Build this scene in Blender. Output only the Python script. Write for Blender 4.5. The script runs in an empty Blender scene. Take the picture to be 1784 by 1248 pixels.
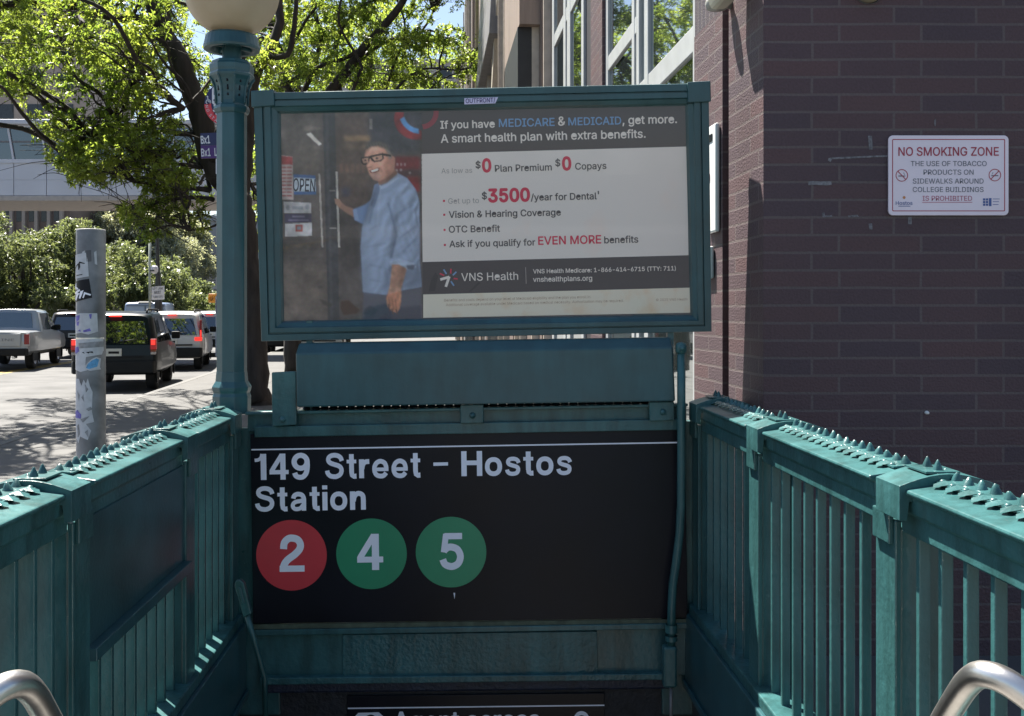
import bpy, math, random
import numpy as np
from mathutils import Vector, Matrix
R = math.radians
rng = random.Random(7)
nrg = np.random.default_rng(11)
S = bpy.context.scene
COL = S.collection

# ------------------------------------------------------------------ camera, sky, sun, exposure
F = 1784.0; CX = 892.0; HY = 542.0; EYE = 1.6          # photograph: focal length, centre column, horizon row, eye height
cam = bpy.data.objects.new('camera', bpy.data.cameras.new('camera')); COL.objects.link(cam)
cam.location = (0, 0, EYE); cam.rotation_euler = (R(90), 0, 0)
cam.data.sensor_width = 36; cam.data.lens = 36.0
cam.data.shift_y = -(624 - HY) / 1784
cam.data.clip_start = .05; cam.data.clip_end = 3000
S.camera = cam
SUN = Vector((.80, -1.0, -2.24)).normalized()           # the way the light travels
w = bpy.data.worlds.new('World'); S.world = w; w.use_nodes = True
nt = w.node_tree
bg = nt.nodes['Background']; sky = nt.nodes.new('ShaderNodeTexSky')
sky.sky_type = 'NISHITA'; sky.sun_disc = False
sky.sun_elevation = math.asin(-SUN.z)
sky.sun_rotation = math.atan2(-SUN.x, -SUN.y)
sky.dust_density = 1.2; sky.ozone_density = 1.0
nt.links.new(sky.outputs[0], bg.inputs[0]); bg.inputs[1].default_value = .05
sun = bpy.data.objects.new('sun', bpy.data.lights.new('sun', 'SUN')); COL.objects.link(sun)
sun.data.energy = 5.0; sun.data.angle = R(.5); sun.data.color = (1, .95, .86)
sun.rotation_euler = SUN.to_track_quat('-Z', 'Y').to_euler()
sun.location = (-20, 40, 60)
S.view_settings.view_transform = 'Standard'; S.view_settings.look = 'None'
S.view_settings.gamma = 1; S.view_settings.exposure = 1.95
S.render.engine = 'CYCLES'
try:
    S.cycles.use_denoising = True
    S.cycles.max_bounces = 8; S.cycles.transparent_max_bounces = 12
    S.cycles.sample_clamp_indirect = 6
    S.cycles.caustics_reflective = False; S.cycles.caustics_refractive = False
except Exception:
    pass

# ------------------------------------------------------------------ geometry helpers
def P(px, py, Y):
    return Vector(((px - CX) / F * Y, Y, EYE - (py - HY) / F * Y))
class Plane:
    """a flat face somewhere in the scene: at(px,py,off) is the point of it seen at that photo pixel, off metres proud of it"""
    def __init__(s, point, normal):
        s.p = Vector(point); s.n = Vector(normal).normalized()
        if s.n.y > 0: s.n = -s.n
    def at(s, px, py, off=0.0):
        d = Vector(((px - CX) / F, 1, -(py - HY) / F)); o = Vector((0, 0, EYE))
        t = (s.p - o).dot(s.n) / d.dot(s.n)
        return o + d * t + s.n * off
class MB:
    def __init__(s): s.v = []; s.f = []; s.m = []; s.s = []
    def add(s, vs, fs, mi=0, smooth=False):
        b = len(s.v); s.v += [tuple(v) for v in vs]
        for f in fs: s.f.append([b + i for i in f]); s.m.append(mi); s.s.append(smooth)
        return s
    def quad(s, pts, mi=0): return s.add(pts, [list(range(len(pts)))], mi)
    def box(s, x0, x1, y0, y1, z0, z1, mi=0, mat=None):
        vs = [Vector((x, y, z)) for x in (x0, x1) for y in (y0, y1) for z in (z0, z1)]
        if mat: vs = [mat @ v for v in vs]
        return s.add(vs, [[0,1,3,2],[4,6,7,5],[0,4,5,1],[2,3,7,6],[0,2,6,4],[1,5,7,3]], mi)
    def prism(s, pts, dv, mi=0):
        n = len(pts); dv = Vector(dv); pts = [Vector(p) for p in pts]
        vs = pts + [p + dv for p in pts]
        return s.add(vs, [list(range(n)), list(range(2*n-1, n-1, -1))] + [[i, (i+1) % n, n + (i+1) % n, n + i][::-1] for i in range(n)], mi)
    def tube(s, pts, rad, n=10, mi=0, cap=True, smooth=True):
        pts = [Vector(p) for p in pts]
        if not hasattr(rad, '__len__'): rad = [rad] * len(pts)
        vs = []; ref = Vector((.31, .17, .93)); 
        for i, p in enumerate(pts):
            a = pts[max(i-1, 0)]; b = pts[min(i+1, len(pts)-1)]
            t = (b - a).normalized()
            if abs(t.dot(ref)) > .95: ref = Vector((.9, .3, .1))
            u = (ref - t * ref.dot(t)).normalized(); q = t.cross(u); ref = u
            for k in range(n):
                an = 2*math.pi*k/n; vs.append(p + (u*math.cos(an) + q*math.sin(an)) * rad[i])
        fs = [[i*n+k, i*n+(k+1) % n, (i+1)*n+(k+1) % n, (i+1)*n+k] for i in range(len(pts)-1) for k in range(n)]
        s.add(vs, fs, mi, smooth)
        if cap:
            b = len(s.v) - len(vs)
            s.f.append([b + k for k in range(n)][::-1]); s.m.append(mi); s.s.append(False)
            s.f.append([b + (len(pts)-1)*n + k for k in range(n)]); s.m.append(mi); s.s.append(False)
        return s
    def lathe(s, prof, c=(0,0,0), n=24, mi=0, smooth=True, phase=0.0, axis='z'):
        vs = []; c = Vector(c)
        for r, z in prof:
            for k in range(n):
                a = 2*math.pi*(k+phase)/n
                q = Vector((r*math.cos(a), r*math.sin(a), z))
                if axis == 'x': q = Vector((q.z, q.x, q.y))
                if axis == 'y': q = Vector((q.x, q.z, q.y))
                vs.append(c + q)
        fs = [[i*n+k, i*n+(k+1) % n, (i+1)*n+(k+1) % n, (i+1)*n+k] for i in range(len(prof)-1) for k in range(n)]
        return s.add(vs, fs, mi, smooth)
    def loops(s, rings, closed=True, mi=0, smooth=False):
        n = len(rings[0]); vs = [p for r in rings for p in r]
        m = n if closed else n - 1
        return s.add(vs, [[i*n+k, i*n+(k+1) % n, (i+1)*n+(k+1) % n, (i+1)*n+k] for i in range(len(rings)-1) for k in range(m)], mi, smooth)
    def xf(s, M): s.v = [tuple(M @ Vector(v)) for v in s.v]; return s
    def mesh(s, name, mats):
        me = bpy.data.meshes.new(name); me.from_pydata(s.v, [], s.f)
        for m in (mats if isinstance(mats, (list, tuple)) else [mats]): me.materials.append(m)
        me.polygons.foreach_set('material_index', s.m); me.polygons.foreach_set('use_smooth', s.s)
        me.update(); return me
    def build(s, name, mats, parent=None, loc=(0,0,0), bevel=0, seg=2, kind=None, world=False, label=None):
        o = bpy.data.objects.new(name, s.mesh(name, mats)); COL.objects.link(o); o.location = loc
        if parent:
            o.parent = parent
            if world: o.matrix_parent_inverse = matrix_of(parent).inverted()
        if bevel:
            b = o.modifiers.new('bevel', 'BEVEL'); b.width = bevel; b.segments = seg; b.limit_method = 'ANGLE'; b.angle_limit = R(35)
        if kind: o['kind'] = kind
        if label: o['label'] = label
        return o
def matrix_of(o):
    m = Matrix.LocRotScale(o.location, o.rotation_euler, o.scale)
    return matrix_of(o.parent) @ o.matrix_parent_inverse @ m if o.parent else m
def tag(o, label, cat, group=None):
    o['label'] = label; o['category'] = cat
    if group: o['group'] = group
    return o
def thing(name, label, cat, loc=(0,0,0), rz=0, group=None):
    o = bpy.data.objects.new(name, None); COL.objects.link(o); o.location = loc; o.rotation_euler = (0, 0, rz)
    o.empty_display_size = .2
    return tag(o, label, cat, group)
def dup(o, parent, loc):
    c = o.copy(); COL.objects.link(c); c.parent = parent; c.location = loc; return c

_tc = {}; _gc = {}
FONT = None
try:                                                    # Blender's own interface face, where it is present; otherwise its built-in one
    import os
    FONT = bpy.data.fonts.load(os.path.join(bpy.utils.system_resource('DATAFILES'), 'fonts', 'Inter.woff2'))
except Exception:
    FONT = None
def glyphs(s, bold=0):
    """outline of a string as flat faces; every outer contour is filled on its own, so overlapping strokes stay solid"""
    if s in _tc: return _tc[s]
    cu = bpy.data.curves.new('t', 'FONT'); cu.body = s; cu.size = 1
    if FONT: cu.font = FONT
    o = bpy.data.objects.new('t', cu); COL.objects.link(o); dg = bpy.context.evaluated_depsgraph_get()
    c2 = o.to_curve(dg); loops = []
    for sp in c2.splines:
        bp = sp.bezier_points; pts = []
        if len(bp) == 32 and abs(bp[11].co.x-bp[0].co.x-.159) < .003 and abs(bp[11].co.y-bp[0].co.y-.177) < .003:
            # the letter e of that face crosses itself: rebuild it as outer contour + counter
            def run(i0, i1):
                out = []
                for i in range(i0, i1):
                    p, q = bp[i % 32], bp[(i+1) % 32]
                    for k in range(4):
                        u = k/4; out.append(p.co*(1-u)**3 + 3*p.handle_right*u*(1-u)**2 + 3*q.handle_left*u*u*(1-u) + q.co*u**3)
                return out
            ox = bp[0].co.x - .212; oy = bp[0].co.y + .008
            A = run(0, 11) + [bp[11].co.copy(), Vector((ox+.096, oy+.169, 0))] + run(22, 32)
            B = [Vector((ox+.308, oy+.221, 0))] + run(15, 21)[4:] + [Vector((ox+.096, oy+.221, 0))]
            loops.append([Vector((v.x, v.y, 0)) for v in A]); loops.append([Vector((v.x, v.y, 0)) for v in B[::-1]]); continue
        for i in range(len(bp)):
            p, q = bp[i], bp[(i+1) % len(bp)]
            a_, b_, c_, d_ = p.co, p.handle_right, q.handle_left, q.co
            straight = (b_-a_).cross(d_-a_).length < 1e-5 and (c_-a_).cross(d_-a_).length < 1e-5
            for k in range(1 if straight else 5):
                u = k/5; pts.append(a_*(1-u)**3 + 3*b_*u*(1-u)**2 + 3*c_*u*u*(1-u) + d_*u**3)
        if len(pts) > 2: loops.append([Vector((v.x, v.y, 0)) for v in pts])
    def area(l): return sum(l[i].x*l[(i+1) % len(l)].y - l[(i+1) % len(l)].x*l[i].y for i in range(len(l)))/2
    def inside(p, l):
        r_ = False
        for i in range(len(l)):
            a_, b_ = l[i], l[(i+1) % len(l)]
            if (a_.y > p.y) != (b_.y > p.y) and p.x < (b_.x-a_.x)*(p.y-a_.y)/(b_.y-a_.y)+a_.x: r_ = not r_
        return r_
    big = max(loops, key=lambda l: abs(area(l))); sg_ = 1 if area(big) > 0 else -1
    outs = [l for l in loops if area(l)*sg_ > 0]; holes = [l for l in loops if area(l)*sg_ <= 0]
    vs, fs = [], []
    for j, ol in enumerate(outs):
        hs = [h for h in holes if inside(h[0], ol) and abs(area(h)) < abs(area(ol))]
        flatv = ol + [p for h in hs for p in h]; b = len(vs)
        vs += [(p.x, p.y, j % 2) for p in flatv]
        key = tuple((round(p.x-ol[0].x, 4), round(p.y-ol[0].y, 4)) for p in flatv)
        if key not in _gc:                               # Blender's curve fill copes with contours that cross themselves
            c3 = bpy.data.curves.new('t2', 'CURVE'); c3.dimensions = '2D'; c3.fill_mode = 'FRONT'
            for l in [ol] + hs:
                sp = c3.splines.new('POLY'); sp.points.add(len(l)-1); sp.use_cyclic_u = True
                for q, p in zip(sp.points, l): q.co = (p.x-ol[0].x, p.y-ol[0].y, 0, 1)
            o3 = bpy.data.objects.new('t2', c3); COL.objects.link(o3); dg = bpy.context.evaluated_depsgraph_get()
            me = bpy.data.meshes.new_from_object(o3.evaluated_get(dg))
            _gc[key] = ([(v.co.x, v.co.y) for v in me.vertices], [list(p.vertices) for p in me.polygons])
            bpy.data.objects.remove(o3); bpy.data.meshes.remove(me); bpy.data.curves.remove(c3)
        gv, gf = _gc[key]; vs = vs[:b]
        vs += [(x+ol[0].x, y+ol[0].y, j % 2) for x, y in gv]; fs += [[b + i for i in f] for f in gf]
    o.to_curve_clear(); bpy.data.objects.remove(o); bpy.data.curves.remove(cu)
    _tc[s] = (vs, fs); return _tc[s]
def text(mb, pl, s, p0, p1, off=.001, bold=0.0, cap=None, mi=0):
    """write s on plane pl so that its ink runs from photo pixel p0 to p1 along the baseline; cap: capital height in pixels"""
    vs, fs = glyphs(s, bold)
    xs = [v[0] for v in vs]; x0, x1 = min(xs), max(xs)
    dx = p1[0]-p0[0]; dy = p1[1]-p0[1]; k = dx/(x1-x0)
    kc = k if cap is None else cap/max(v[1] for v in glyphs('H')[0])
    ll = math.hypot(dx, dy); ux, uy = dx/ll, dy/ll
    k = dx/(x1-x0+2*bold); 
    if cap is None: kc = k
    sh = [(0, 0)] + ([(bold*math.cos(R(t)), bold*math.sin(R(t))) for t in range(0, 360, 45)] if bold else [])
    for i, (sx, sy) in enumerate(sh):                    # heavier strokes: the same outline printed again a hair to each side
        out = []
        for x, y, j in vs:
            a = (x+sx-x0+bold)*k; b = (y+sy)*kc
            out.append(pl.at(p0[0] + ux*a + uy*b, p0[1] + uy*a - ux*b, off + i*.00004 + j*.00002))
        mb.add(out, fs, mi)
_E = [(.36+.258*math.copysign(abs(math.cos(t))**.9, math.cos(t)), .365+.285*math.copysign(abs(math.sin(t))**.9, math.sin(t))) for t in [2*math.pi*k/32 for k in range(32)]]
_N = [(.345+.240*math.cos(t), .665+.245*math.sin(t)) for t in [2*math.pi*k/32 for k in range(32)]]
# letter: (width, [(points, stroke, closed, curved)]), capital height 1
GROT = {
 'H': (.86, [([(.11, 0), (.11, 1)], .22, 0, 0), ([(.75, 0), (.75, 1)], .22, 0, 0), ([(.2, .53), (.66, .53)], .185, 0, 0)]),
 'o': (.72, [(_E, .19, 1, 0)]),
 's': (.66, [([(.575, .50), (.53, .60), (.44, .655), (.33, .668), (.20, .645), (.135, .56), (.165, .465), (.30, .405), (.44, .365), (.53, .31), (.548, .21), (.49, .105), (.34, .065), (.20, .085), (.115, .155), (.09, .235)], .165, 0, 1)]),
 'S': (.84, [([(.735, .69), (.69, .81), (.58, .89), (.43, .918), (.28, .895), (.18, .82), (.165, .71), (.25, .615), (.42, .555), (.58, .505), (.69, .425), (.72, .30), (.66, .165), (.52, .09), (.40, .078), (.24, .11), (.135, .21), (.105, .32)], .185, 0, 1)]),
 't': (.42, [([(.205, .95), (.205, .24), (.225, .125), (.30, .08), (.41, .085)], .20, 0, 0), ([(0, .66), (.41, .66)], .145, 0, 0)]),
 'r': (.45, [([(.105, 0), (.105, .74)], .21, 0, 0), ([(.13, .36), (.165, .52), (.26, .63), (.44, .65)], .19, 0, 1)]),
 'e': (.72, [([(.61, .335), (.595, .46), (.53, .59), (.36, .655), (.20, .59), (.115, .46), (.10, .36), (.115, .23), (.20, .115), (.36, .07), (.50, .095), (.60, .20)], .185, 0, 1), ([(.14, .335), (.70, .335)], .14, 0, 0)]),
 'a': (.70, [([(.13, .49), (.17, .60), (.27, .66), (.38, .665), (.50, .62), (.56, .50), (.565, .34), (.565, .17), (.565, 0)], .185, 0, 1), ([(.54, .42), (.42, .39), (.24, .36), (.13, .29), (.105, .18), (.17, .09), (.28, .07), (.42, .105), (.53, .23)], .165, 0, 1)]),
 'i': (.21, [([(.105, 0), (.105, .735)], .21, 0, 0), ([(.105, .84), (.105, 1)], .21, 0, 0)]),
 'n': (.66, [([(.105, 0), (.105, .74)], .21, 0, 0), ([(.14, .34), (.18, .52), (.29, .64), (.42, .645), (.525, .57), (.55, .43), (.55, .2), (.55, 0)], .20, 0, 1)]),
 '1': (.46, [([(.355, 0), (.355, .985)], .21, 0, 0), ([(.03, .745), (.17, .765), (.27, .85), (.305, .985)], .13, 0, 1)]),
 '4': (.72, [([(.51, 0), (.51, .985)], .195, 0, 0), ([(.01, .285), (.72, .285)], .16, 0, 0), ([(.085, .33), (.475, .95)], .165, 0, 0)]),
 '9': (.70, [(_N, .195, 1, 0), ([(.585, .66), (.59, .47), (.545, .24), (.43, .10), (.30, .078), (.17, .13), (.12, .25)], .19, 0, 1)]),
 '2': (.70, [([(.115, .62), (.14, .79), (.25, .90), (.37, .915), (.51, .87), (.585, .74), (.55, .60), (.41, .46), (.24, .34), (.14, .22), (.10, .10), (.095, .03)], .195, 0, 1), ([(0, .085), (.69, .085)], .17, 0, 0)]),
 '5': (.70, [([(.155, .90), (.65, .90)], .17, 0, 0), ([(.20, .96), (.13, .46)], .165, 0, 0), ([(.13, .50), (.24, .59), (.37, .60), (.52, .53), (.595, .35), (.54, .17), (.41, .085), (.29, .08), (.16, .14), (.10, .27)], .19, 0, 1)])}
def grot(mb, pl, s, p0, p1, cap, off=.002, gap=.105, bold=1.0):
    tot = sum(GROT[c][0] for c in s) + gap*(len(s)-1); k = (p1[0]-p0[0])/tot
    dx, dy = p1[0]-p0[0], p1[1]-p0[1]; ll = math.hypot(dx, dy); ux, uy = dx/ll, dy/ll; x0 = 0; lay = 0
    for c in s:
        wd, strokes = GROT[c]
        for pts, sw, closed, curved in strokes:
            q = [Vector((x, y)) for x, y in pts]
            if curved:
                o = []
                for i in range(len(q)-1):
                    a, b, c_, d = q[max(i-1, 0)], q[i], q[i+1], q[min(i+2, len(q)-1)]
                    o += [.5*((2*b) + (c_-a)*u + (2*a-5*b+4*c_-d)*u*u + (3*b-a-3*c_+d)*u**3) for u in (0, .25, .5, .75)]
                q = o + [q[-1]]
            n = len(q); L1, L2 = [], []
            for i in range(n):
                t = (q[(i+1) % n]-q[i-1]) if closed else (q[min(i+1, n-1)]-q[max(i-1, 0)])
                t.normalize(); nn = Vector((-t.y, t.x))*sw*bold/2
                for L, v in ((L1, q[i]+nn), (L2, q[i]-nn)):
                    a, b = (v.x + x0)*k, v.y*cap
                    L.append(pl.at(p0[0] + ux*a + uy*b, p0[1] + uy*a - ux*b, off + lay*.00005))
            m_ = n if closed else n-1
            mb.add(L1+L2, [[i, (i+1) % n, n+(i+1) % n, n+i] for i in range(m_)])
            lay = (lay+1) % 4
        x0 += wd + gap
def flat(mb, pl, pts, off=.001, mi=0): mb.quad([pl.at(x, y, off) for x, y in pts], mi)
def disc_px(c, r, n=48, a0=0, a1=360):
    return [(c[0] + r*math.cos(R(a0 + (a1-a0)*k/n)), c[1] + r*math.sin(R(a0 + (a1-a0)*k/n))) for k in range(n)]
def stroke(a, b, wd):
    d = Vector((b[0]-a[0], b[1]-a[1])); n = Vector((-d.y, d.x)).normalized()*wd/2
    return [(a[0]+n.x, a[1]+n.y), (a[0]-n.x, a[1]-n.y), (b[0]-n.x, b[1]-n.y), (b[0]+n.x, b[1]+n.y)]
def arc_band(c, r0, r1, a0, a1, n=24):
    return disc_px(c, r1, n, a0, a1) + disc_px(c, r0, n, a1, a0)

# ------------------------------------------------------------------ materials
def lin(c): return tuple(((x/255)/12.92 if x/255 < .04045 else ((x/255+.055)/1.055)**2.4) for x in c)
def newmat(name):
    m = bpy.data.materials.new(name); m.use_nodes = True
    return m, m.node_tree.nodes, m.node_tree.links, m.node_tree.nodes['Principled BSDF']
def M(name, col, rough=.55, metal=0.0, var=.15, scale=6.0, bump=0.0, bscale=60.0, spec=.5, coat=0.0, detail=5, stretch=None, rvar=.0):
    m, n, l, b = newmat(name)
    tc = n.new('ShaderNodeTexCoord'); src = tc.outputs['Object']
    if stretch:
        mp = n.new('ShaderNodeMapping'); mp.inputs['Scale'].default_value = stretch; l.new(src, mp.inputs[0]); src = mp.outputs[0]
    nz = n.new('ShaderNodeTexNoise'); nz.inputs['Scale'].default_value = scale; nz.inputs['Detail'].default_value = detail
    l.new(src, nz.inputs['Vector'])
    cr = n.new('ShaderNodeValToRGB'); cr.color_ramp.elements[0].position = .3; cr.color_ramp.elements[1].position = .7
    cr.color_ramp.elements[0].color = tuple(c*(1-var) for c in col) + (1,)
    cr.color_ramp.elements[1].color = tuple(min(1, c*(1+var)) for c in col) + (1,)
    l.new(nz.outputs[0], cr.inputs[0]); l.new(cr.outputs[0], b.inputs['Base Color'])
    b.inputs['Roughness'].default_value = rough; b.inputs['Metallic'].default_value = metal
    b.inputs['Specular IOR Level'].default_value = spec; b.inputs['Coat Weight'].default_value = coat
    if rvar:
        mr = n.new('ShaderNodeMapRange'); mr.inputs['To Min'].default_value = rough - rvar; mr.inputs['To Max'].default_value = rough + rvar
        l.new(nz.outputs[0], mr.inputs[0]); l.new(mr.outputs[0], b.inputs['Roughness'])
    if bump:
        n2 = n.new('ShaderNodeTexNoise'); n2.inputs['Scale'].default_value = bscale; n2.inputs['Detail'].default_value = 4
        l.new(src, n2.inputs['Vector'])
        bp = n.new('ShaderNodeBump'); bp.inputs['Strength'].default_value = bump; bp.inputs['Distance'].default_value = .01
        l.new(n2.outputs[0], bp.inputs['Height']); l.new(bp.outputs[0], b.inputs['Normal'])
    return m
def glow(name, col, strength, base=None):
    m, n, l, b = newmat(name); b.inputs['Base Color'].default_value = (base or col) + (1,)
    b.inputs['Emission Color'].default_value = col + (1,); b.inputs['Emission Strength'].default_value = strength
    b.inputs['Roughness'].default_value = .3
    return m
def paint_mat(name, col, chip, bump=.25, grime=.8):
    """thick, often repainted metal paint: soft lumps, worn flecks"""
    m, n, l, b = newmat(name)
    tc = n.new('ShaderNodeTexCoord')
    n1 = n.new('ShaderNodeTexNoise'); n1.inputs['Scale'].default_value = 5; n1.inputs['Detail'].default_value = 6; l.new(tc.outputs['Object'], n1.inputs['Vector'])
    cr = n.new('ShaderNodeValToRGB'); e = cr.color_ramp.elements; e[0].position = .3; e[1].position = .72
    e[0].color = tuple(c*.8 for c in col)+(1,); e[1].color = tuple(c*1.18 for c in col)+(1,)
    l.new(n1.outputs[0], cr.inputs[0])
    n2 = n.new('ShaderNodeTexNoise'); n2.inputs['Scale'].default_value = 26; n2.inputs['Detail'].default_value = 8; n2.inputs['Roughness'].default_value = .7
    l.new(tc.outputs['Object'], n2.inputs['Vector'])
    c2 = n.new('ShaderNodeValToRGB'); c2.color_ramp.elements[0].position = .645; c2.color_ramp.elements[1].position = .68
    l.new(n2.outputs[0], c2.inputs[0])
    mx = n.new('ShaderNodeMix'); mx.data_type = 'RGBA'; l.new(c2.outputs[0], mx.inputs['Factor'])
    l.new(cr.outputs[0], mx.inputs['A']); mx.inputs['B'].default_value = chip + (1,)
    l.new(mx.outputs['Result'], b.inputs['Base Color'])
    # grime in broad soft patches and thin runs
    mp = n.new('ShaderNodeMapping'); mp.inputs['Scale'].default_value = (9, 9, 1.6); l.new(tc.outputs['Object'], mp.inputs[0])
    n4 = n.new('ShaderNodeTexNoise'); n4.inputs['Scale'].default_value = 1.4; n4.inputs['Detail'].default_value = 7; n4.inputs['Roughness'].default_value = .65; l.new(mp.outputs[0], n4.inputs['Vector'])
    c4 = n.new('ShaderNodeValToRGB'); c4.color_ramp.elements[0].position = .36; c4.color_ramp.elements[1].position = .58
    c4.color_ramp.elements[0].color = (.52, .50, .48, 1); c4.color_ramp.elements[1].color = (1, 1, 1, 1); l.new(n4.outputs[0], c4.inputs[0])
    m4 = n.new('ShaderNodeMix'); m4.data_type = 'RGBA'; m4.blend_type = 'MULTIPLY'; m4.inputs['Factor'].default_value = grime
    l.new(mx.outputs['Result'], m4.inputs['A']); l.new(c4.outputs[0], m4.inputs['B']); l.new(m4.outputs['Result'], b.inputs['Base Color'])
    n3 = n.new('ShaderNodeTexNoise'); n3.inputs['Scale'].default_value = 45; n3.inputs['Detail'].default_value = 5; l.new(tc.outputs['Object'], n3.inputs['Vector'])
    bp = n.new('ShaderNodeBump'); bp.inputs['Strength'].default_value = bump; bp.inputs['Distance'].default_value = .006
    l.new(n3.outputs[0], bp.inputs['Height']); l.new(bp.outputs[0], b.inputs['Normal'])
    mr = n.new('ShaderNodeMapRange'); mr.inputs['To Min'].default_value = .22; mr.inputs['To Max'].default_value = .42
    l.new(n1.outputs[0], mr.inputs[0]); l.new(mr.outputs[0], b.inputs['Roughness'])
    return m
def brick_mat(name, c1, c2, mortar, bw, rh, ms, offset=.333, bump=.6):
    m, n, l, b = newmat(name)
    tc = n.new('ShaderNodeTexCoord'); ge = n.new('ShaderNodeNewGeometry')
    sx = n.new('ShaderNodeSeparateXYZ'); l.new(tc.outputs['Object'], sx.inputs[0])
    sn = n.new('ShaderNodeSeparateXYZ'); l.new(tc.outputs['Normal'], sn.inputs[0])
    ab = n.new('ShaderNodeMath'); ab.operation = 'ABSOLUTE'; l.new(sn.outputs['X'], ab.inputs[0])
    gt = n.new('ShaderNodeMath'); gt.operation = 'GREATER_THAN'; gt.inputs[1].default_value = .7; l.new(ab.outputs[0], gt.inputs[0])
    mix = n.new('ShaderNodeMix'); l.new(gt.outputs[0], mix.inputs['Factor']); l.new(sx.outputs['X'], mix.inputs['A']); l.new(sx.outputs['Y'], mix.inputs['B'])
    cb = n.new('ShaderNodeCombineXYZ'); l.new(mix.outputs['Result'], cb.inputs['X']); l.new(sx.outputs['Z'], cb.inputs['Y'])
    # slight waver so courses are not ruler-straight
    wn = n.new('ShaderNodeTexNoise'); wn.inputs['Scale'].default_value = 3.0; l.new(cb.outputs[0], wn.inputs['Vector'])
    wm = n.new('ShaderNodeVectorMath'); wm.operation = 'MULTIPLY_ADD'; wm.inputs[1].default_value = (.012, .008, 0); l.new(wn.outputs['Color'], wm.inputs[0]); l.new(cb.outputs[0], wm.inputs[2])
    bt = n.new('ShaderNodeTexBrick'); l.new(wm.outputs[0], bt.inputs['Vector'])
    bt.offset = offset; bt.offset_frequency = 2; bt.squash = 1
    bt.inputs['Scale'].default_value = 1; bt.inputs['Brick Width'].default_value = bw; bt.inputs['Row Height'].default_value = rh
    bt.inputs['Mortar Size'].default_value = ms; bt.inputs['Mortar Smooth'].default_value = .12
    bt.inputs['Color1'].default_value = c1+(1,); bt.inputs['Color2'].default_value = c2+(1,); bt.inputs['Mortar'].default_value = mortar+(1,)
    nz = n.new('ShaderNodeTexNoise'); nz.inputs['Scale'].default_value = 90; nz.inputs['Detail'].default_value = 5; l.new(cb.outputs[0], nz.inputs['Vector'])
    mr = n.new('ShaderNodeMapRange'); mr.inputs['To Min'].default_value = .72; mr.inputs['To Max'].default_value = 1.28; l.new(nz.outputs[0], mr.inputs[0])
    ng = n.new('ShaderNodeTexNoise'); ng.inputs['Scale'].default_value = 1.1; ng.inputs['Detail'].default_value = 3; l.new(cb.outputs[0], ng.inputs['Vector'])
    mg = n.new('ShaderNodeMapRange'); mg.inputs['To Min'].default_value = .8; mg.inputs['To Max'].default_value = 1.2; l.new(ng.outputs[0], mg.inputs[0])
    mu = n.new('ShaderNodeMath'); mu.operation = 'MULTIPLY'; l.new(mr.outputs[0], mu.inputs[0]); l.new(mg.outputs[0], mu.inputs[1])
    mc = n.new('ShaderNodeMix'); mc.data_type = 'RGBA'; mc.blend_type = 'MULTIPLY'; mc.inputs['Factor'].default_value = 1
    l.new(bt.outputs['Color'], mc.inputs['A']); l.new(mu.outputs[0], mc.inputs['B']); l.new(mc.outputs['Result'], b.inputs['Base Color'])
    su = n.new('ShaderNodeMath'); su.operation = 'SUBTRACT'; l.new(nz.outputs[0], su.inputs[0]); 
    ml = n.new('ShaderNodeMath'); ml.operation = 'MULTIPLY'; ml.inputs[1].default_value = 3.0; l.new(bt.outputs['Fac'], ml.inputs[0]); l.new(ml.outputs[0], su.inputs[1])
    bp = n.new('ShaderNodeBump'); bp.inputs['Strength'].default_value = bump; bp.inputs['Distance'].default_value = .009
    l.new(su.outputs[0], bp.inputs['Height']); l.new(bp.outputs[0], b.inputs['Normal'])
    b.inputs['Roughness'].default_value = .62; b.inputs['Specular IOR Level'].default_value = .35
    return m
def leaf_mat(name, c1, c2, trans, gloss=.3):
    m, n, l, b = newmat(name)
    tc = n.new('ShaderNodeTexCoord')
    oi = n.new('ShaderNodeTexNoise'); oi.inputs['Scale'].default_value = 1.3; oi.inputs['Detail'].default_value = 6; l.new(tc.outputs['Object'], oi.inputs['Vector'])
    cr = n.new('ShaderNodeValToRGB'); cr.color_ramp.elements[0].position = .35; cr.color_ramp.elements[1].position = .65
    cr.color_ramp.elements[0].color = c1+(1,); cr.color_ramp.elements[1].color = c2+(1,)
    l.new(oi.outputs[0], cr.inputs[0]); l.new(cr.outputs[0], b.inputs['Base Color'])
    b.inputs['Roughness'].default_value = .38; b.inputs['Specular IOR Level'].default_value = gloss
    tr = n.new('ShaderNodeBsdfTranslucent')
    g = n.new('ShaderNodeMix'); g.data_type = 'RGBA'; g.blend_type = 'MULTIPLY'; g.inputs['Factor'].default_value = 1
    l.new(cr.outputs[0], g.inputs['A']); g.inputs['B'].default_value = (3.3, 3.0, 1.9, 1); l.new(g.outputs['Result'], tr.inputs[0])
    mx = n.new('ShaderNodeMixShader'); mx.inputs[0].default_value = trans
    l.new(b.outputs[0], mx.inputs[1]); l.new(tr.outputs[0], mx.inputs[2]); l.new(mx.outputs[0], n['Material Output'].inputs[0])
    return m
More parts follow.
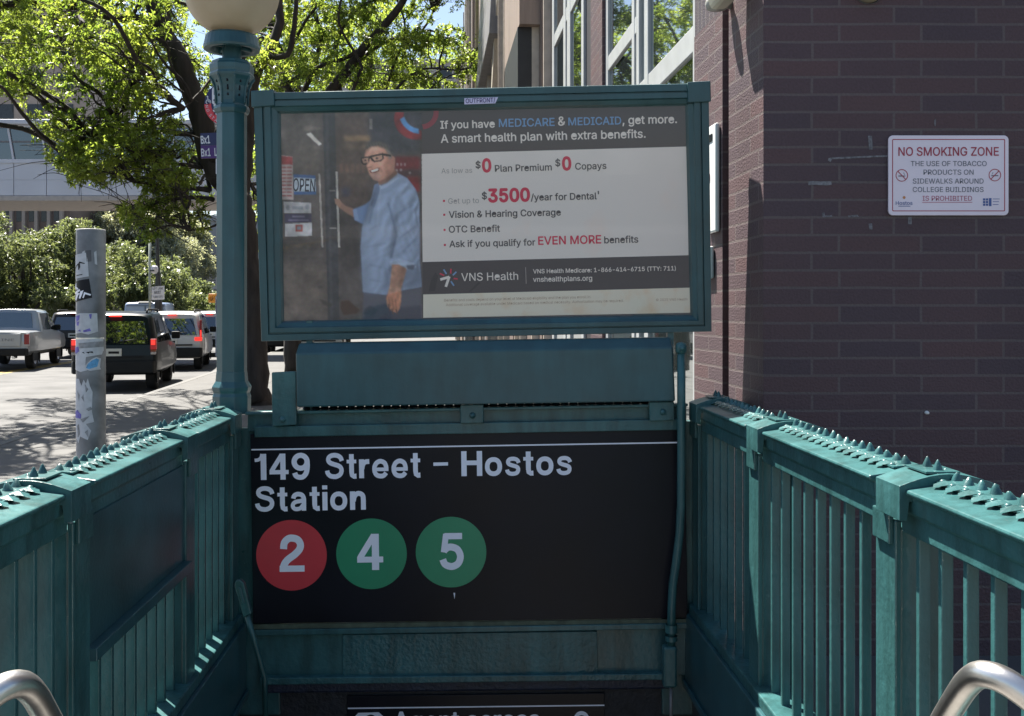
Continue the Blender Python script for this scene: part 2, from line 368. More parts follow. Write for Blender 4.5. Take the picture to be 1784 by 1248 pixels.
def pane_mat(name, tint=(1,1,1), boost=1.0):
    m, n, l, b = newmat(name); n.remove(b)
    t = n.new('ShaderNodeBsdfTransparent'); t.inputs[0].default_value = tint+(1,)
    g = n.new('ShaderNodeBsdfGlossy'); g.inputs['Roughness'].default_value = .03
    fr = n.new('ShaderNodeFresnel'); fr.inputs[0].default_value = 1.5
    mu = n.new('ShaderNodeMath'); mu.operation = 'MULTIPLY'; mu.inputs[1].default_value = boost; mu.use_clamp = True; l.new(fr.outputs[0], mu.inputs[0])
    mx = n.new('ShaderNodeMixShader'); l.new(mu.outputs[0], mx.inputs[0]); l.new(t.outputs[0], mx.inputs[1]); l.new(g.outputs[0], mx.inputs[2])
    l.new(mx.outputs[0], n['Material Output'].inputs[0]); return m
def mirror_mat(name, base, k=.55):
    m, n, l, b = newmat(name); b.inputs['Base Color'].default_value = base+(1,); b.inputs['Roughness'].default_value = .03
    b.inputs['Specular IOR Level'].default_value = .8
    g = n.new('ShaderNodeBsdfGlossy'); g.inputs['Roughness'].default_value = .015; g.inputs[0].default_value = (.85,.9,.92,1)
    tc = n.new('ShaderNodeTexCoord'); nz = n.new('ShaderNodeTexNoise'); nz.inputs['Scale'].default_value = .8; l.new(tc.outputs['Object'], nz.inputs['Vector'])
    bp = n.new('ShaderNodeBump'); bp.inputs['Strength'].default_value = .04; l.new(nz.outputs[0], bp.inputs['Height']); l.new(bp.outputs[0], g.inputs['Normal'])
    mx = n.new('ShaderNodeMixShader'); mx.inputs[0].default_value = k
    l.new(b.outputs[0], mx.inputs[1]); l.new(g.outputs[0], mx.inputs[2]); l.new(mx.outputs[0], n['Material Output'].inputs[0]); return m

TEAL = (.036, .116, .119)
m_teal = paint_mat('teal_paint', TEAL, (.075, .17, .165), .35)
m_teal_smooth = paint_mat('teal_paint_smooth', (.028, .088, .100), (.028, .09, .108), .10, .35)
m_teal_rough = paint_mat('teal_paint_wrinkled', (.035, .125, .13), (.02, .06, .06), .9)
m_black = M('black_enamel', (.0055, .0065, .0115), .34, spec=.22, rvar=.08, scale=2.5, var=.25, bump=.04, bscale=200)
m_blackwall = M('grimy_black', (.012, .013, .018), .6, var=.5, scale=14, bump=.6, bscale=50)
m_whitevinyl = M('white_vinyl', (.88, .86, .92), .4, var=.03)
m_red = M('red_vinyl', (.60, .042, .055), .35, var=.05)
m_green = M('green_vinyl', (.022, .25, .12), .35, var=.05)
m_steel = M('brushed_steel', (.68, .65, .61), .34, 1.0, var=.08, scale=40, stretch=(1, 1, 1), bump=.03, bscale=300)
m_galv = M('galvanised_steel', (.20, .20, .205), .55, .25, var=.5, scale=7, bump=.15, bscale=40, rvar=.1, detail=9)
m_conc = M('sidewalk_concrete', (.082, .080, .078), .85, var=.16, scale=2.2, bump=.25, bscale=70, detail=9)
m_kerb = M('kerb_stone', (.098, .096, .093), .8, var=.2, scale=4, bump=.3)
m_asph = M('asphalt', (.076, .075, .075), .8, var=.36, scale=.9, bump=.5, bscale=90, detail=10, spec=.4)
m_ground = M('far_ground', (.16, .155, .15), .9, var=.2, scale=.3)
m_yellow = M('road_yellow', (.55, .36, .06), .7, var=.25, scale=8)
m_white_line = M('road_white', (.6, .6, .58), .7, var=.25, scale=8)
m_brick = brick_mat('dark_brick', (.092, .052, .055), (.068, .046, .055), (.112, .088, .087), .381, .0815, .0062)
m_soldier = brick_mat('soldier_brick', (.062, .046, .054), (.052, .042, .054), (.11, .09, .09), .0815, .75, .0075, .0)
m_slot = M('dark_joint', (.018, .016, .020), .6, var=.2)
m_alu = M('white_aluminium', (.40, .415, .42), .4, .1, var=.08)
m_glassmirror = mirror_mat('window_glass', (.03, .04, .04), .5)
m_tan = M('brown_metal_cladding', (.17, .13, .115), .55, var=.2, scale=2, stretch=(6, 6, .4))
m_tan_light = M('pale_cladding_edge', (.45, .40, .34), .5, var=.15)
m_hood = M('grey_hood', (.16, .155, .16), .6, var=.15)
m_louvre = M('dark_louvre', (.012, .013, .015), .5, var=.2)
m_bark = M('bark', (.032, .027, .024), .9, var=.55, scale=9, bump=1.0, bscale=22, stretch=(1, 1, .18))
m_leaf = leaf_mat('locust_leaves', (.070, .115, .022), (.135, .175, .040), .6, .6)
m_leaf_dark = leaf_mat('street_tree_leaves', (.062, .086, .042), (.108, .133, .070), .36, .4)
m_leaf_haze = leaf_mat('haze_tinted_leaves', (.16, .185, .15), (.22, .24, .20), .38, .4)  # distance haze is put into the leaf colour: paler and greyer
m_globe = None

# ------------------------------------------------------------------ setting: ground, road, pavement, stair pit
VS, RS = -.0482, -.0796                                  # how railings / building and kerb drift left per metre of depth
def W(L, Y, z=0, s=RS): return Vector((L + s*Y, Y, z))
mb = MB(); mb.quad([(-900, -60, -.30), (900, -60, -.30), (900, 1500, -.30), (-900, 1500, -.30)])
g = mb.build('ground', m_ground, kind='structure')
# the entrance opening is cut from the ground: far strip, left strip, right strip
KL = -5.1
def ws(L, Y, z=0): return W(L, Y, z, VS)
g.data.clear_geometry()
mb = MB(); z = -.30
a = [ws(-1.3, -3, z), ws(1.35, -3, z), ws(1.35, 5.2, z), ws(-1.3, 5.2, z)]
b = [Vector((-900, -60, z)), Vector((900, -60, z)), Vector((900, 1500, z)), Vector((-900, 1500, z))]
for i in range(4): mb.quad([b[i], b[(i+1) % 4], a[(i+1) % 4], a[i]])
g.data.from_pydata(mb.v, [], mb.f); g.data.materials.clear(); g.data.materials.append(m_ground)
mb = MB()
ROADS = -.12
def wr(L, Y, z=0): return Vector((L - .0796*min(Y, 12) - .115*max(0, Y-12), Y, z))
ys = [-40, 5, 12, 16, 20, 25, 30, 36, 45, 60, 90, 140, 260]
mb = MB(); mb.loops([[wr(-21.5, y, -.17), wr(KL-.15, y, -.17)] for y in ys], closed=False)
mb.build('road', m_asph, kind='structure')
mb = MB()
for o in (-.12, .12): mb.loops([[wr(-11.6+o-.05, y, -.166), wr(-11.6+o+.05, y, -.166)] for y in ys], closed=False)
mb.build('road_marking', m_yellow, kind='structure')
mb = MB()
for k in range(14):
    y0 = 62 + k*9; mb.loops([[wr(-8.35-.06, y, -.166), wr(-8.35+.06, y, -.166)] for y in (y0, y0+2.6)], closed=False)
mb.build('lane_marking', m_white_line, kind='structure')
mb = MB(); mb.loops([[wr(KL-.15, y, -.17), wr(KL-.15, y, 0.0), wr(KL, y, .004), wr(KL, y, -.05)] for y in ys], closed=False)
mb.loops([[wr(-21.7, y, .004), wr(-21.5, y, 0.0), wr(-21.5, y, -.17)] for y in ys], closed=False)
mb.build('kerb', m_kerb, kind='structure')
mb = MB()
o0 = [wr(KL, -40), W(9, -40), W(9, 5.2), W(1.6, 5.2), W(1.6, 260)]
mb.quad([wr(KL, -40), W(9, -40), W(9, -3), ws(1.35, -3), ws(-1.3, -3), wr(KL, -3)])
mb.quad([wr(KL, -3), ws(-1.3, -3), ws(-1.3, 5.2), wr(KL, 5.2)])
mb.quad([ws(1.35, -3), W(9, -3), W(9, 5.2), ws(1.35, 5.2)])
yy = [5.2] + [y for y in ys if y > 6]
mb.loops([[wr(KL, y), W(9, y)] for y in yy], closed=False)
mb.loops([[wr(-60, y), wr(-21.7, y)] for y in ys], closed=False)
mb.build('sidewalk', m_conc, kind='structure')
mb = MB()
for k in range(40):
    y = 6 + k*1.5; mb.quad([wr(KL+.02, y, .004), W(1.7, y, .004), W(1.7, y+.014, .004), wr(KL+.02, y+.014, .004)])
for L in (-3.6, -2.1, -.6, .9): mb.loops([[W(L, y, .0045), W(L+.014, y, .0045)] for y in (6, 66)], closed=False)
mb.build('pavement_joint', M('joint_dirt', (.07, .068, .065), .9), kind='structure')
# stair pit and steps
mb = MB()
for s, L in ((1, 1.15), (-1, -1.12)):
    mb.quad([ws(L, -3, 0.0), ws(L, 9, 0.0), ws(L, 9, -5), ws(L, -3, -5)])
    mb.quad([ws(L, -3, -.005), ws(L + s*.2, -3, -.005), ws(L + s*.2, 5.2, -.005), ws(L, 5.2, -.005)])
mb.quad([ws(-1.12, 9, 0), ws(1.15, 9, 0), ws(1.15, 9, -5), ws(-1.12, 9, -5)])
mb.build('stair_wall', M('stair_wall_tile', (.05, .055, .055), .5, var=.3, scale=7, bump=.2), kind='structure')
mb = MB(); y, z = .75, -.02
mb.quad([ws(-1.12, -3, z), ws(1.15, -3, z), ws(1.15, y, z), ws(-1.12, y, z)])
for k in range(24):
    mb.quad([ws(-1.12, y, z), ws(1.15, y, z), ws(1.15, y, z-.175), ws(-1.12, y, z-.175)]); z -= .175
    mb.quad([ws(-1.12, y, z), ws(1.15, y, z), ws(1.15, y+.29, z), ws(-1.12, y+.29, z)]); y += .29
mb.build('stairs', M('worn_step_concrete', (.17, .165, .16), .8, var=.25, scale=5, bump=.3), kind='structure')
mb = MB(); mb.quad([ws(-1.12, 5.24, -.62), ws(1.15, 5.24, -.62), ws(1.15, 9, -2.2), ws(-1.12, 9, -2.2)])
mb.build('stair_ceiling', m_blackwall, kind='structure')

# ------------------------------------------------------------------ railings beside the stairs
def railing(side, L, zoff, posts, bays, near_y, label, panel_bay=None):
    t = thing('stair_railing', label, 'railing', (L, 0, zoff), math.atan(-VS), 'railings of the stair entrance')
    def X(u): return side*u
    top = 1.143
    prof = [(0, 0), (.075, .011), (.115, .022), (.155, .016), (.205, -.004), (.205, -.05), (.172, -.062), (.172, -.128), (.034, -.128), (.034, -.072), (.020, -.064), (.017, -.018), (.0, -.012)]
    cs = 1.0006
    for (y0, y1) in bays:
        m = MB(); pts = [(X(u), y0, top + h) for u, h in prof]
        m.prism(pts if side > 0 else pts[::-1], (0, y1-y0, 0))
        m.build('top_rail', m_teal, t, bevel=.005)
        # spiked strip: a band with teeth bent up and flat tongues bent down
        m = MB(); n = max(3, int(round((y1-y0)/.066)))
        m.prism([(X(.078), y0+.02, top+.016), (X(.150), y0+.02, top+.022), (X(.150), y0+.02, top+.027), (X(.078), y0+.02, top+.021)], (0, y1-y0-.04, 0))
        for k in range(n):
            yc = y0 + .05 + (y1-y0-.1)*k/(n-1); j = rng.uniform(-.003, .003)
            q0 = len(m.v); hj = rng.uniform(.78, 1.12); m.lathe([(.0165, 0), (.0135, .008), (.0085, .0175), (.0045, .0245), (0.0005, .027)], (0, 0, 0), 8)
            sh = Matrix.Translation((X(.128)+j, yc+j, top+.022)) @ Matrix.Rotation(rng.gauss(0, .09), 4, 'X') @ Matrix.Rotation(rng.gauss(0, .09), 4, 'Y') @ Matrix.Diagonal((1, 1, hj, 1))
            m.v[q0:] = [tuple(sh @ Vector(v)) for v in m.v[q0:]]
            ym = yc + .033
            m.lathe([(.0105, -.002), (.0095, .0035), (.006, .0065), (.0004, .008)], (X(.092)+j, yc+.004, top+.020), 8)
            if k < n-1:
                m.add([(X(.100), ym-.024, top+.026), (X(.100), ym+.024, top+.026), (X(.062), ym+.018, top+.019), (X(.052), ym, top+.013), (X(.062), ym-.018, top+.019),
                       (X(.082), ym, top+.030)], [[0,1,5],[1,2,5],[2,3,5],[3,4,5],[4,0,5]])
        m.build('spike_strip', m_teal, t, bevel=0)
    # pickets
    pm = MB(); pw_ = .080 if side > 0 else .10; pm.box(min(X(.05), X(pw_)), max(X(.05), X(pw_)), -.0105, .0105, .138, top-.124)
    pick = None
    for bi, (y0, y1) in enumerate(bays):
        n = int((y1-y0)/.1165)
        for k in range(n):
            y = y0 + (y1-y0)*(k+.5)/n + rng.uniform(-.002, .002)
            if pick is None: pick = pm.build('picket', m_teal, t, (0, y, 0), bevel=.003)
            else: dup(pick, t, (0, y, 0))
    first = None
    for (y0, y1) in posts:
        m = MB(); w0 = y1-y0
        if first is None:
            m.box(min(X(.018), X(.036)), max(X(.018), X(.036)), 0, w0, -.25, top-.10)
            m.box(min(X(.036), X(.15)), max(X(.036), X(.15)), .006, w0-.006, -.25, top-.12)
            m.box(min(X(.150), X(.168)), max(X(.150), X(.168)), 0, w0, -.25, top-.10)
            m.box(min(X(.004), X(.019)), max(X(.004), X(.019)), .01, w0-.01, top-.165, top-.08)
            first = m.build('post', m_teal, t, (0, y0, 0), bevel=.004)
        else: dup(first, t, (0, y0, 0))
    fc = None
    for (y0, y1) in posts:
        if fc is None:
            m = MB(); ring = []
            arc = [(-.016 + .262*k/10, .006 + .034*math.sin(math.pi*(k+.4)/10.8)) for k in range(11)]
            poly = [(X(u), 0, top+h) for u, h in arc] + [(X(.246), 0, top-.02), (X(.226), 0, top-.03), (X(.010), 0, top-.03), (X(.004), 0, top-.078), (X(-.016), 0, top-.078)]
            m.prism(poly if side > 0 else poly[::-1], (0, .15, 0))
            for yc in (.045, .105):
                m.lathe([(.014, 0), (.012, .010), (.007, .021), (.003, .029), (.0005, .031)], (X(.105), yc, top+.040), 8)
            m.box(min(X(.06), X(.15)), max(X(.06), X(.15)), .015, .135, top+.038, top+.044)
            fc = m.build('post_cap', m_teal, t, (0, y0-.105, 0), bevel=.006)
        else: dup(fc, t, (0, y0-.105, 0))
    y0 = bays[-1][0]; y1 = bays[0][1]
    m = MB(); m.box(min(X(-.004), X(.15)), max(X(-.004), X(.15)), near_y, 5.12, .095, .142)
    m.build('bottom_rail', m_teal, t, bevel=.006)
    m = MB(); m.box(min(X(-.02), X(.05)), max(X(-.02), X(.05)), near_y, 5.12, -.27, .095)
    m.box(min(X(-.034), X(-.02)), max(X(-.034), X(-.02)), near_y, 5.12, -.27, -.235)
    m.build('fascia', m_teal_smooth, t, bevel=.006)
    return t
RR = railing(1, 1.13, 0.0, [(2.72, 2.85), (3.98, 4.11), (1.46, 1.59), (5.0, 5.13)], [(4.11, 5.02), (2.85, 3.98), (1.59, 2.72), (.4, 1.46)], .4,
             'teal spiked iron railing in front of the dark brick wall')
LR = railing(-1, -1.10, -.052, [(2.946, 3.08), (4.15, 4.285), (1.74, 1.875), (4.99, 5.12)], [(4.285, 5.02), (3.08, 4.15), (1.875, 2.946), (.5, 1.74)], .5,
             'teal spiked iron railing on the road side, carrying the globe lamp')
# dark notice panel with angle frame inside the left railing's middle bay
mb = MB(); mb.box(-.040, -.028, 3.075, 4.155, .64, 1.03)
mb.build('back_panel', M('scuffed_green_panel', (.026, .075, .083), .34, var=.4, scale=3, bump=.1), LR, bevel=.003)
mb = MB(); mb.box(-.045, .004, 3.075, 4.155, .60, .64)
mb.build('panel_angle', m_teal_smooth, LR, bevel=.003)

# ------------------------------------------------------------------ far end of the entrance: beam, sign, lintel
EY = 5.1
E = Plane((0, EY, 0), (0, -1, 0))
def epoly(pts, off=0): return [E.at(x, y, off) for x, y in pts]
hb = thing('header_beam', 'teal steel beam with bolted brackets across the far end above the black station sign', 'beam', E.at(815, 745))
def hpart(name, pts, off, depth, mat=m_teal, bevel=.004, par=hb):
    m = MB(); q = epoly(pts, off); m.prism(q[::-1], (0, depth, 0)); return m.build(name, mat, par, world=True, bevel=bevel)
hpart('channel', [(431, 721), (1196, 706), (1196, 738), (431, 753)], .0, .05)
hpart('flange', [(446, 742), (1186, 729), (1186, 748), (446, 761)], .035, .05)
hpart('jamb_plate', [(400, 748), (480, 748), (485, 1250), (405, 1250)], -.03, .05)  # both plates widened, unseen behind the sign, to block leaking sun
hpart('jamb_plate', [(1150, 735), (1233, 735), (1236, 1250), (1155, 1250)], -.03, .05)
hpart('lip', [(431, 716.5), (1196, 702), (1196, 707), (431, 722)], .045, .06)
hpart('bracket', [(478, 648), (520, 646), (521, 738), (479, 741)], .060, .03)
hpart('bracket', [(803, 704), (843, 703), (843, 735), (803, 736)], .060, .03)
hpart('bracket', [(1128, 699), (1171, 698), (1172, 730), (1129, 732)], .060, .03)
for c in ((497, 729), (824, 722), (1152, 716)):
    m = MB(); m.lathe([(.0, -.016), (.013, -.012), (.016, 0), (.016, .004)], E.at(c[0], c[1], .06), 12, axis='y'); m.build('bolt', m_teal, hb, world=True)
m = MB()   # spike band along the beam
for k in range(41):
    x = 532 + k*15.6; y = 716 - (x-440)*.0177
    p = E.at(x, y, -.04); m.lathe([(.0235, -.01), (.0225, .006), (.0135, .017), (.005, .027), (.0005, .030)], p, 8)
m.build('spike_strip', m_black, hb, world=True)

lb = thing('light_box', 'plain teal box housing with sloped top between the ad panel and the beam', 'box', E.at(846, 700))
m = MB()
fl = [(521, 615), (1168, 604), (1172, 697), (523, 707)]; tp = [(522, 604), (1167, 594)]
ring0 = epoly(fl, .085)
a0, a1 = E.at(522, 598, .02), E.at(1167, 588, .02)
b0, b1 = E.at(522, 598, -.10), E.at(1167, 588, -.10)
c0, c1 = E.at(524, 704, -.10), E.at(1171, 694, -.10)
m.add(ring0 + [a0, a1, b0, b1, c0, c1], [[3,2,1,0], [0,1,5,4], [4,5,7,6], [6,7,9,8], [8,9,2,3], [0,4,6,8,3], [1,2,9,7,5]])
m.build('housing', m_teal_smooth, lb, world=True, bevel=.008)
m = MB(); m.box(-1.03, -1.0, 5.13, 5.18, 1.05, 1.55); m.box(.78, .81, 5.13, 5.18, 1.05, 1.55); m.build('support_bar', m_teal, lb, world=True)

ss = thing('station_sign', 'black station entrance sign reading 149 Street - Hostos Station with three line bullets', 'sign', E.at(815, 1088))
sp = Plane((0, EY-.02, 0), (0, -1, 0))
m = MB(); m.prism([sp.at(x, y) for x, y in [(436, 757), (1193, 744), (1198, 1077), (441, 1087)]][::-1], (0, .03, 0)); m.build('panel', m_black, ss, world=True, bevel=.003)
m = MB(); flat(m, sp, [(438, 782.5), (1190, 769.8), (1190, 772.3), (438, 785)], .0015); m.build('stripe', m_whitevinyl, ss, world=True)
m = MB()
grot(m, sp, '149', (443, 836.6), (541, 835), 46)
grot(m, sp, 'Street', (566, 834.4), (733, 831.6), 44.5)
flat(m, sp, [(755, 806), (780.5, 805.4), (780.5, 811.2), (755, 811.8)], .002)
grot(m, sp, 'Hostos', (804, 829.8), (997, 827), 43.5)
grot(m, sp, 'Station', (444, 891.4), (638, 888), 43.5)
m.build('lettering', m_whitevinyl, ss, world=True)
for c, r, mt, d, x0, x1, yb in (((508, 967.5), 61.5, m_red, '2', 487.5, 531.5, 996.5), ((647.3, 965), 61.5, m_green, '4', 622, 668, 993.5), ((785.8, 962), 61.5, m_green, '5', 765.5, 809, 992)):
    m = MB(); flat(m, sp, disc_px(c, r, 72), .0015); b_ = m.build('line_bullet', mt, ss, world=True, label={'2': 'red bullet with 2', '4': 'green bullet with 4', '5': 'green bullet with 5'}[d])
    m = MB(); grot(m, sp, d, (x0, yb), (x1, yb-.6), 64, .003); m.build('numeral', m_whitevinyl, b_, world=True)
m = MB(); q = [sp.at(790, 1033, .0015), sp.at(793, 1033, .0015), sp.at(792, 1044, .0015)]; m.quad(q); m.build('scratch', m_whitevinyl, ss, world=True)

ln = thing('lintel_beam', 'teal lintel beam with wrinkled peeling paint below the station sign', 'beam', E.at(815, 1190))
hpart('sill_strip', [(441, 1087), (1198, 1077), (1198, 1085), (441, 1096)], .012, .05, M('khaki_edge', (.07, .09, .06), .6, var=.4, scale=20), .003, ln)
hpart('ledge', [(445, 1096), (1198, 1084), (1198, 1094), (445, 1106)], .02, .06, m_teal, .004, ln)
hpart('web', [(445, 1105), (1198, 1093), (1200, 1178), (452, 1182)], -.01, .06, m_teal, .003, ln)
hpart('patch_plate', [(597, 1106), (1040, 1100), (1042, 1174), (597, 1179)], .004, .02, m_teal_rough, .003, ln)
hpart('bottom_lip', [(455, 1178), (1178, 1170), (1178, 1181), (455, 1190)], .03, .07, m_teal_rough, .004, ln)
hpart('soffit_curve', [(462, 1189), (1176, 1180), (1176, 1204), (462, 1212)], -.02, .05, M('navy_paint', (.012, .018, .04), .5, var=.4, scale=20, bump=.5), .012, ln)
m = MB(); m.prism(epoly([(405, 1195), (1240, 1190), (1240, 1330), (405, 1330)], -.05)[::-1], (0, .1, 0)); m.build('back_wall', m_blackwall, ln, world=True)
ags = thing('booth_sign', 'black sign with white line and lettering low in the dark opening', 'sign', E.at(829, 1300))
ap = Plane((0, EY+.035, 0), (0, -1, 0))
m = MB(); m.prism([ap.at(x, y) for x, y in [(605, 1213), (1053, 1208), (1053, 1318), (605, 1322)]][::-1], (0, .012, 0)); m.build('panel', m_black, ags, world=True, bevel=.002)
m = MB(); flat(m, ap, [(606, 1233), (1053, 1227.6), (1053, 1230), (606, 1235.4)], .0015); m.build('stripe', m_whitevinyl, ags, world=True)
m = MB(); text(m, ap, 'Agent across', (685, 1272), (941, 1269), .002, .02, 31); m.build('lettering', m_whitevinyl, ags, world=True)
m = MB(); q = [(617, 1250), (624, 1242), (660, 1241), (668, 1248), (668, 1290), (617, 1291)]; flat(m, ap, q, .0015)
m.build('icon', m_whitevinyl, ags, world=True)
m = MB(); flat(m, ap, disc_px((646, 1256), 11, 24), .0022); m.build('icon_mark', m_black, ags, world=True)
m = MB(); flat(m, ap, disc_px((1013, 1252), 13, 32), .0015); m.build('icon', m_whitevinyl, ags, world=True)
m = MB(); flat(m, ap, disc_px((1013, 1254), 8, 24), .0022); m.build('icon_mark', m_black, ags, world=True)

# conduits
def tubepath(pts, r, Y, n=12):
    m = MB(); m.tube([P(x, y, Y if len(q) == 0 else q[0]) for x, y, *q in pts], r, n); return m
cd = thing('conduit_pipe', 'bent teal conduit pipe running down the right edge of the station sign', 'pipe', P(1165, 1200, 4.98))
tubepath([(1187, 612), (1187, 700), (1187, 800), (1186.5, 880), (1184, 930), (1178, 980), (1172, 1020), (1170, 1060), (1169.5, 1130)], .0205, 4.98).build('tube', m_teal, cd, world=True)
m = MB(); c = P(1187, 607, 4.98); m.lathe([(.0, -.030), (.022, -.026), (.028, -.012), (.028, .012), (.022, .026), (0, .03)], c, 16); m.lathe([(0, -.046), (.012, -.044), (.014, -.03)], c, 12, axis='y'); m.build('end_cap', m_teal, cd, world=True)
m = MB(); m.lathe([(.030, -.02), (.030, .02)], P(1169.5, 1095, 4.98), 12); m.lathe([(.030, -.012), (.030, .012)], P(1169.5, 1112, 4.98), 12)
m.box(*(lambda c: (c.x-.034, c.x+.034, c.y-.03, c.y+.03, c.z-.10, c.z+.10))(P(1166, 1160, 4.98))); m.build('junction_fitting', m_teal, cd, world=True, bevel=.012)
m = MB(); m.tube([P(1169, 1195, 4.98), P(1169, 1260, 4.98)], .008, 8); m.build('lead', m_galv, cd, world=True)
lv = thing('latch_bar', 'slanted teal bar with a flat latch plate at the left edge of the station sign', 'bar', P(462, 1240, 4.9))
m = MB(); m.tube([P(427, 1060, 4.9), P(444, 1120, 4.92), P(461, 1180, 4.95), P(463, 1260, 4.95)], .0135, 10); m.build('rod', m_teal, lv, world=True)
m = MB(); lp = Plane((0, 4.88, 0), (0, -1, 0)); m.prism([lp.at(x, y) for x, y in [(408, 1022), (410, 1012), (418, 1010), (425, 1016), (438, 1070), (424, 1077)]][::-1], (0, .03, 0)); m.build('plate', m_teal, lv, world=True, bevel=.006)
m = MB(); m.prism([lp.at(x, y, .006) for x, y in [(415, 1023), (420, 1022), (427, 1050), (422, 1052)]][::-1], (0, .02, 0)); m.build('slot_cover', m_teal_smooth, lv, world=True, bevel=.003)

# ------------------------------------------------------------------ advertising panel
ad = thing('advertising_panel', 'teal framed advertising panel with a health plan poster above the station sign', 'advertising panel', P(846, 590, EY))
AP = Plane(P(840, 368, EY-.02), (0, -math.cos(R(3.4)), -math.sin(R(3.4))))
O = [(441, 162), (1235, 145), (1240, 578), (455, 595)]
def inset(k):
    c = [(486, 197), (1196, 183), (1205, 549), (492, 560)]
    return [(o[0] + (i[0]-o[0])*k, o[1] + (i[1]-o[1])*k) for o, i in zip(O, c)]
m = MB()
def lp_(k, off): return [AP.at(x, y, off) for x, y in inset(k)]
m.loops([lp_(0, -.14), lp_(0, -.004), lp_(.02, 0), lp_(.33, 0), lp_(.36, -.010), lp_(.40, -.010), lp_(.43, 0.003), lp_(.66, .003), lp_(.72, -.008), lp_(.90, -.018), lp_(1, -.045)])
m.quad(lp_(0, -.14))
m.build('frame', m_teal_smooth, ad, world=True)
for q in ([(438, 159), (478, 157), (479, 185), (439, 188)], [(1197, 144), (1237, 142), (1238, 178), (1198, 180)]):
    m = MB(); m.prism([AP.at(x, y, .016) for x, y in q][::-1], AP.n*-.16); m.build('corner_cap', m_teal_smooth, ad, world=True, bevel=.005)
BK = -.044
def colmat(name, rgb, k=1.0, rough=.35): return M(name, tuple(min(.86 if k < 1.1 else w_*.545, c*(w_ if k > 1.1 else k)) for c, w_ in zip(lin(rgb), (1.62, 1.40, 1.24))), rough, var=.04, scale=3)
po = MB(); flat(po, AP, [(486, 196), (1197, 182), (1206, 550), (491, 562)], BK)
poster = po.build('poster', colmat('poster_board', (85, 78, 80)), ad, world=True)
def sheet(name, pts, mat, off=.0006):
    m = MB(); flat(m, AP, pts, BK+off); return m.build(name, mat, poster, world=True)
K = 1.25; KW = (1.62, 1.40, 1.24)
sheet('headline_band', [(733, 192), (1197, 182), (1199, 254), (733, 267)], colmat('poster_charcoal', (62, 57, 62), K))
sheet('price_band', [(733, 267), (1199, 254), (1200, 301), (733, 311)], colmat('poster_pale_grey', (200, 203, 205), K))
def stained(name, rgb, dirt, lo, hi, sc):
    m_, n, l, b = newmat(name); tc = n.new('ShaderNodeTexCoord'); nz = n.new('ShaderNodeTexNoise'); nz.inputs['Scale'].default_value = sc; nz.inputs['Detail'].default_value = 8
    l.new(tc.outputs['Object'], nz.inputs['Vector']); cr = n.new('ShaderNodeValToRGB'); e = cr.color_ramp.elements
    e[0].position = lo; e[1].position = hi; e[0].color = tuple(min(q*.545, c*q) for c, q in zip(lin(rgb), KW))+(1,); e[1].color = tuple(c*q for c, q in zip(lin(dirt), KW))+(1,)
    l.new(nz.outputs[0], cr.inputs[0]); l.new(cr.outputs[0], b.inputs['Base Color']); b.inputs['Roughness'].default_value = .4; return m_
sheet('offer_field', [(733, 311), (1200, 301), (1202, 445), (735, 457)], stained('poster_white', (216, 206, 204), (200, 188, 182), .6, .9, 4))
sheet('contact_band', [(735, 457), (1202, 445), (1204, 502), (736, 514)], colmat('poster_dark', (54, 52, 59), K))
sheet('small_print_strip', [(736, 514), (1204, 502), (1206, 546), (736, 555)], stained('poster_cream', (226, 208, 184), (190, 170, 142), .55, .85, 9))
def words(name, mat, items):
    m = MB()
    for it in items:
        s, p0, p1 = it[:3]; bold = it[3] if len(it) > 3 else .012; cap = it[4] if len(it) > 4 else None
        text(m, AP, s, p0, p1, BK+.0014, bold, cap)
    return m.build(name, mat, poster, world=True)
m_pw = colmat('print_white', (215, 205, 205), K); m_pblue = colmat('print_blue', (95, 135, 180), K)
m_pred = colmat('print_red', (176, 38, 72), K); m_pdk = colmat('print_dark', (62, 60, 66), K); m_pgrey = colmat('print_grey', (140, 138, 140), K)
words('white_lettering', m_pw, [
    ('If you have', (766, 222.6), (862, 220.4), .016), ('&', (973, 217.2), (986, 217)), (', get more.', (1086, 214.8), (1182, 212.6), .016),
    ('A smart health plan with extra benefits.', (767, 247.4), (1127, 238.4), .014),
    ('VNS Health', (803, 490.4), (903, 488), .004), ('VNS Health Medicare: 1-866-414-6715 (TTY: 711)', (929, 477), (1180, 471.4), .014), ('vnshealthplans.org', (929, 491.8), (1033, 489.4), .014)])
words('blue_lettering', m_pblue, [('MEDICARE', (869, 219.6), (967, 217.6), .012), ('MEDICAID', (991, 216.8), (1084, 214.9), .012)])
words('red_lettering', m_pred, [('0', (839.5, 298.4), (856, 298), .035, 22), ('0', (980, 295), (996.5, 294.6), .035, 22), ('3500', (850, 351.4), (924, 349.4), .035, 22), ('EVEN MORE', (938, 426.6), (1049, 424), .016)])
words('dark_lettering', m_pdk, [('$', (828, 292), (837, 291.8), .015), ('Plan Premium', (862, 298.4), (962, 295.8), .012), ('$', (968, 288.4), (977, 288.2), .015), ('Copays', (1003, 294.6), (1058, 293.2), .012),
    ('$', (839, 346.4), (848, 346.2), .015), ('/year for Dental', (925, 349), (1041, 346.6), .014), ("'", (1043, 346.6), (1045.5, 346.5)), ('Vision & Hearing Coverage', (781, 379.4), (978, 375), .014),
    ('OTC Benefit', (781, 405.3), (871, 403.4), .014), ('Ask if you qualify for', (782, 431), (933, 427.6), .014), ('benefits', (1054, 424), (1114, 422.6), .014)])
words('grey_lettering', m_pgrey, [('As low as', (768, 301.4), (822, 300), 0), ('Get up to', (780, 354.6), (834, 353.2), 0)])
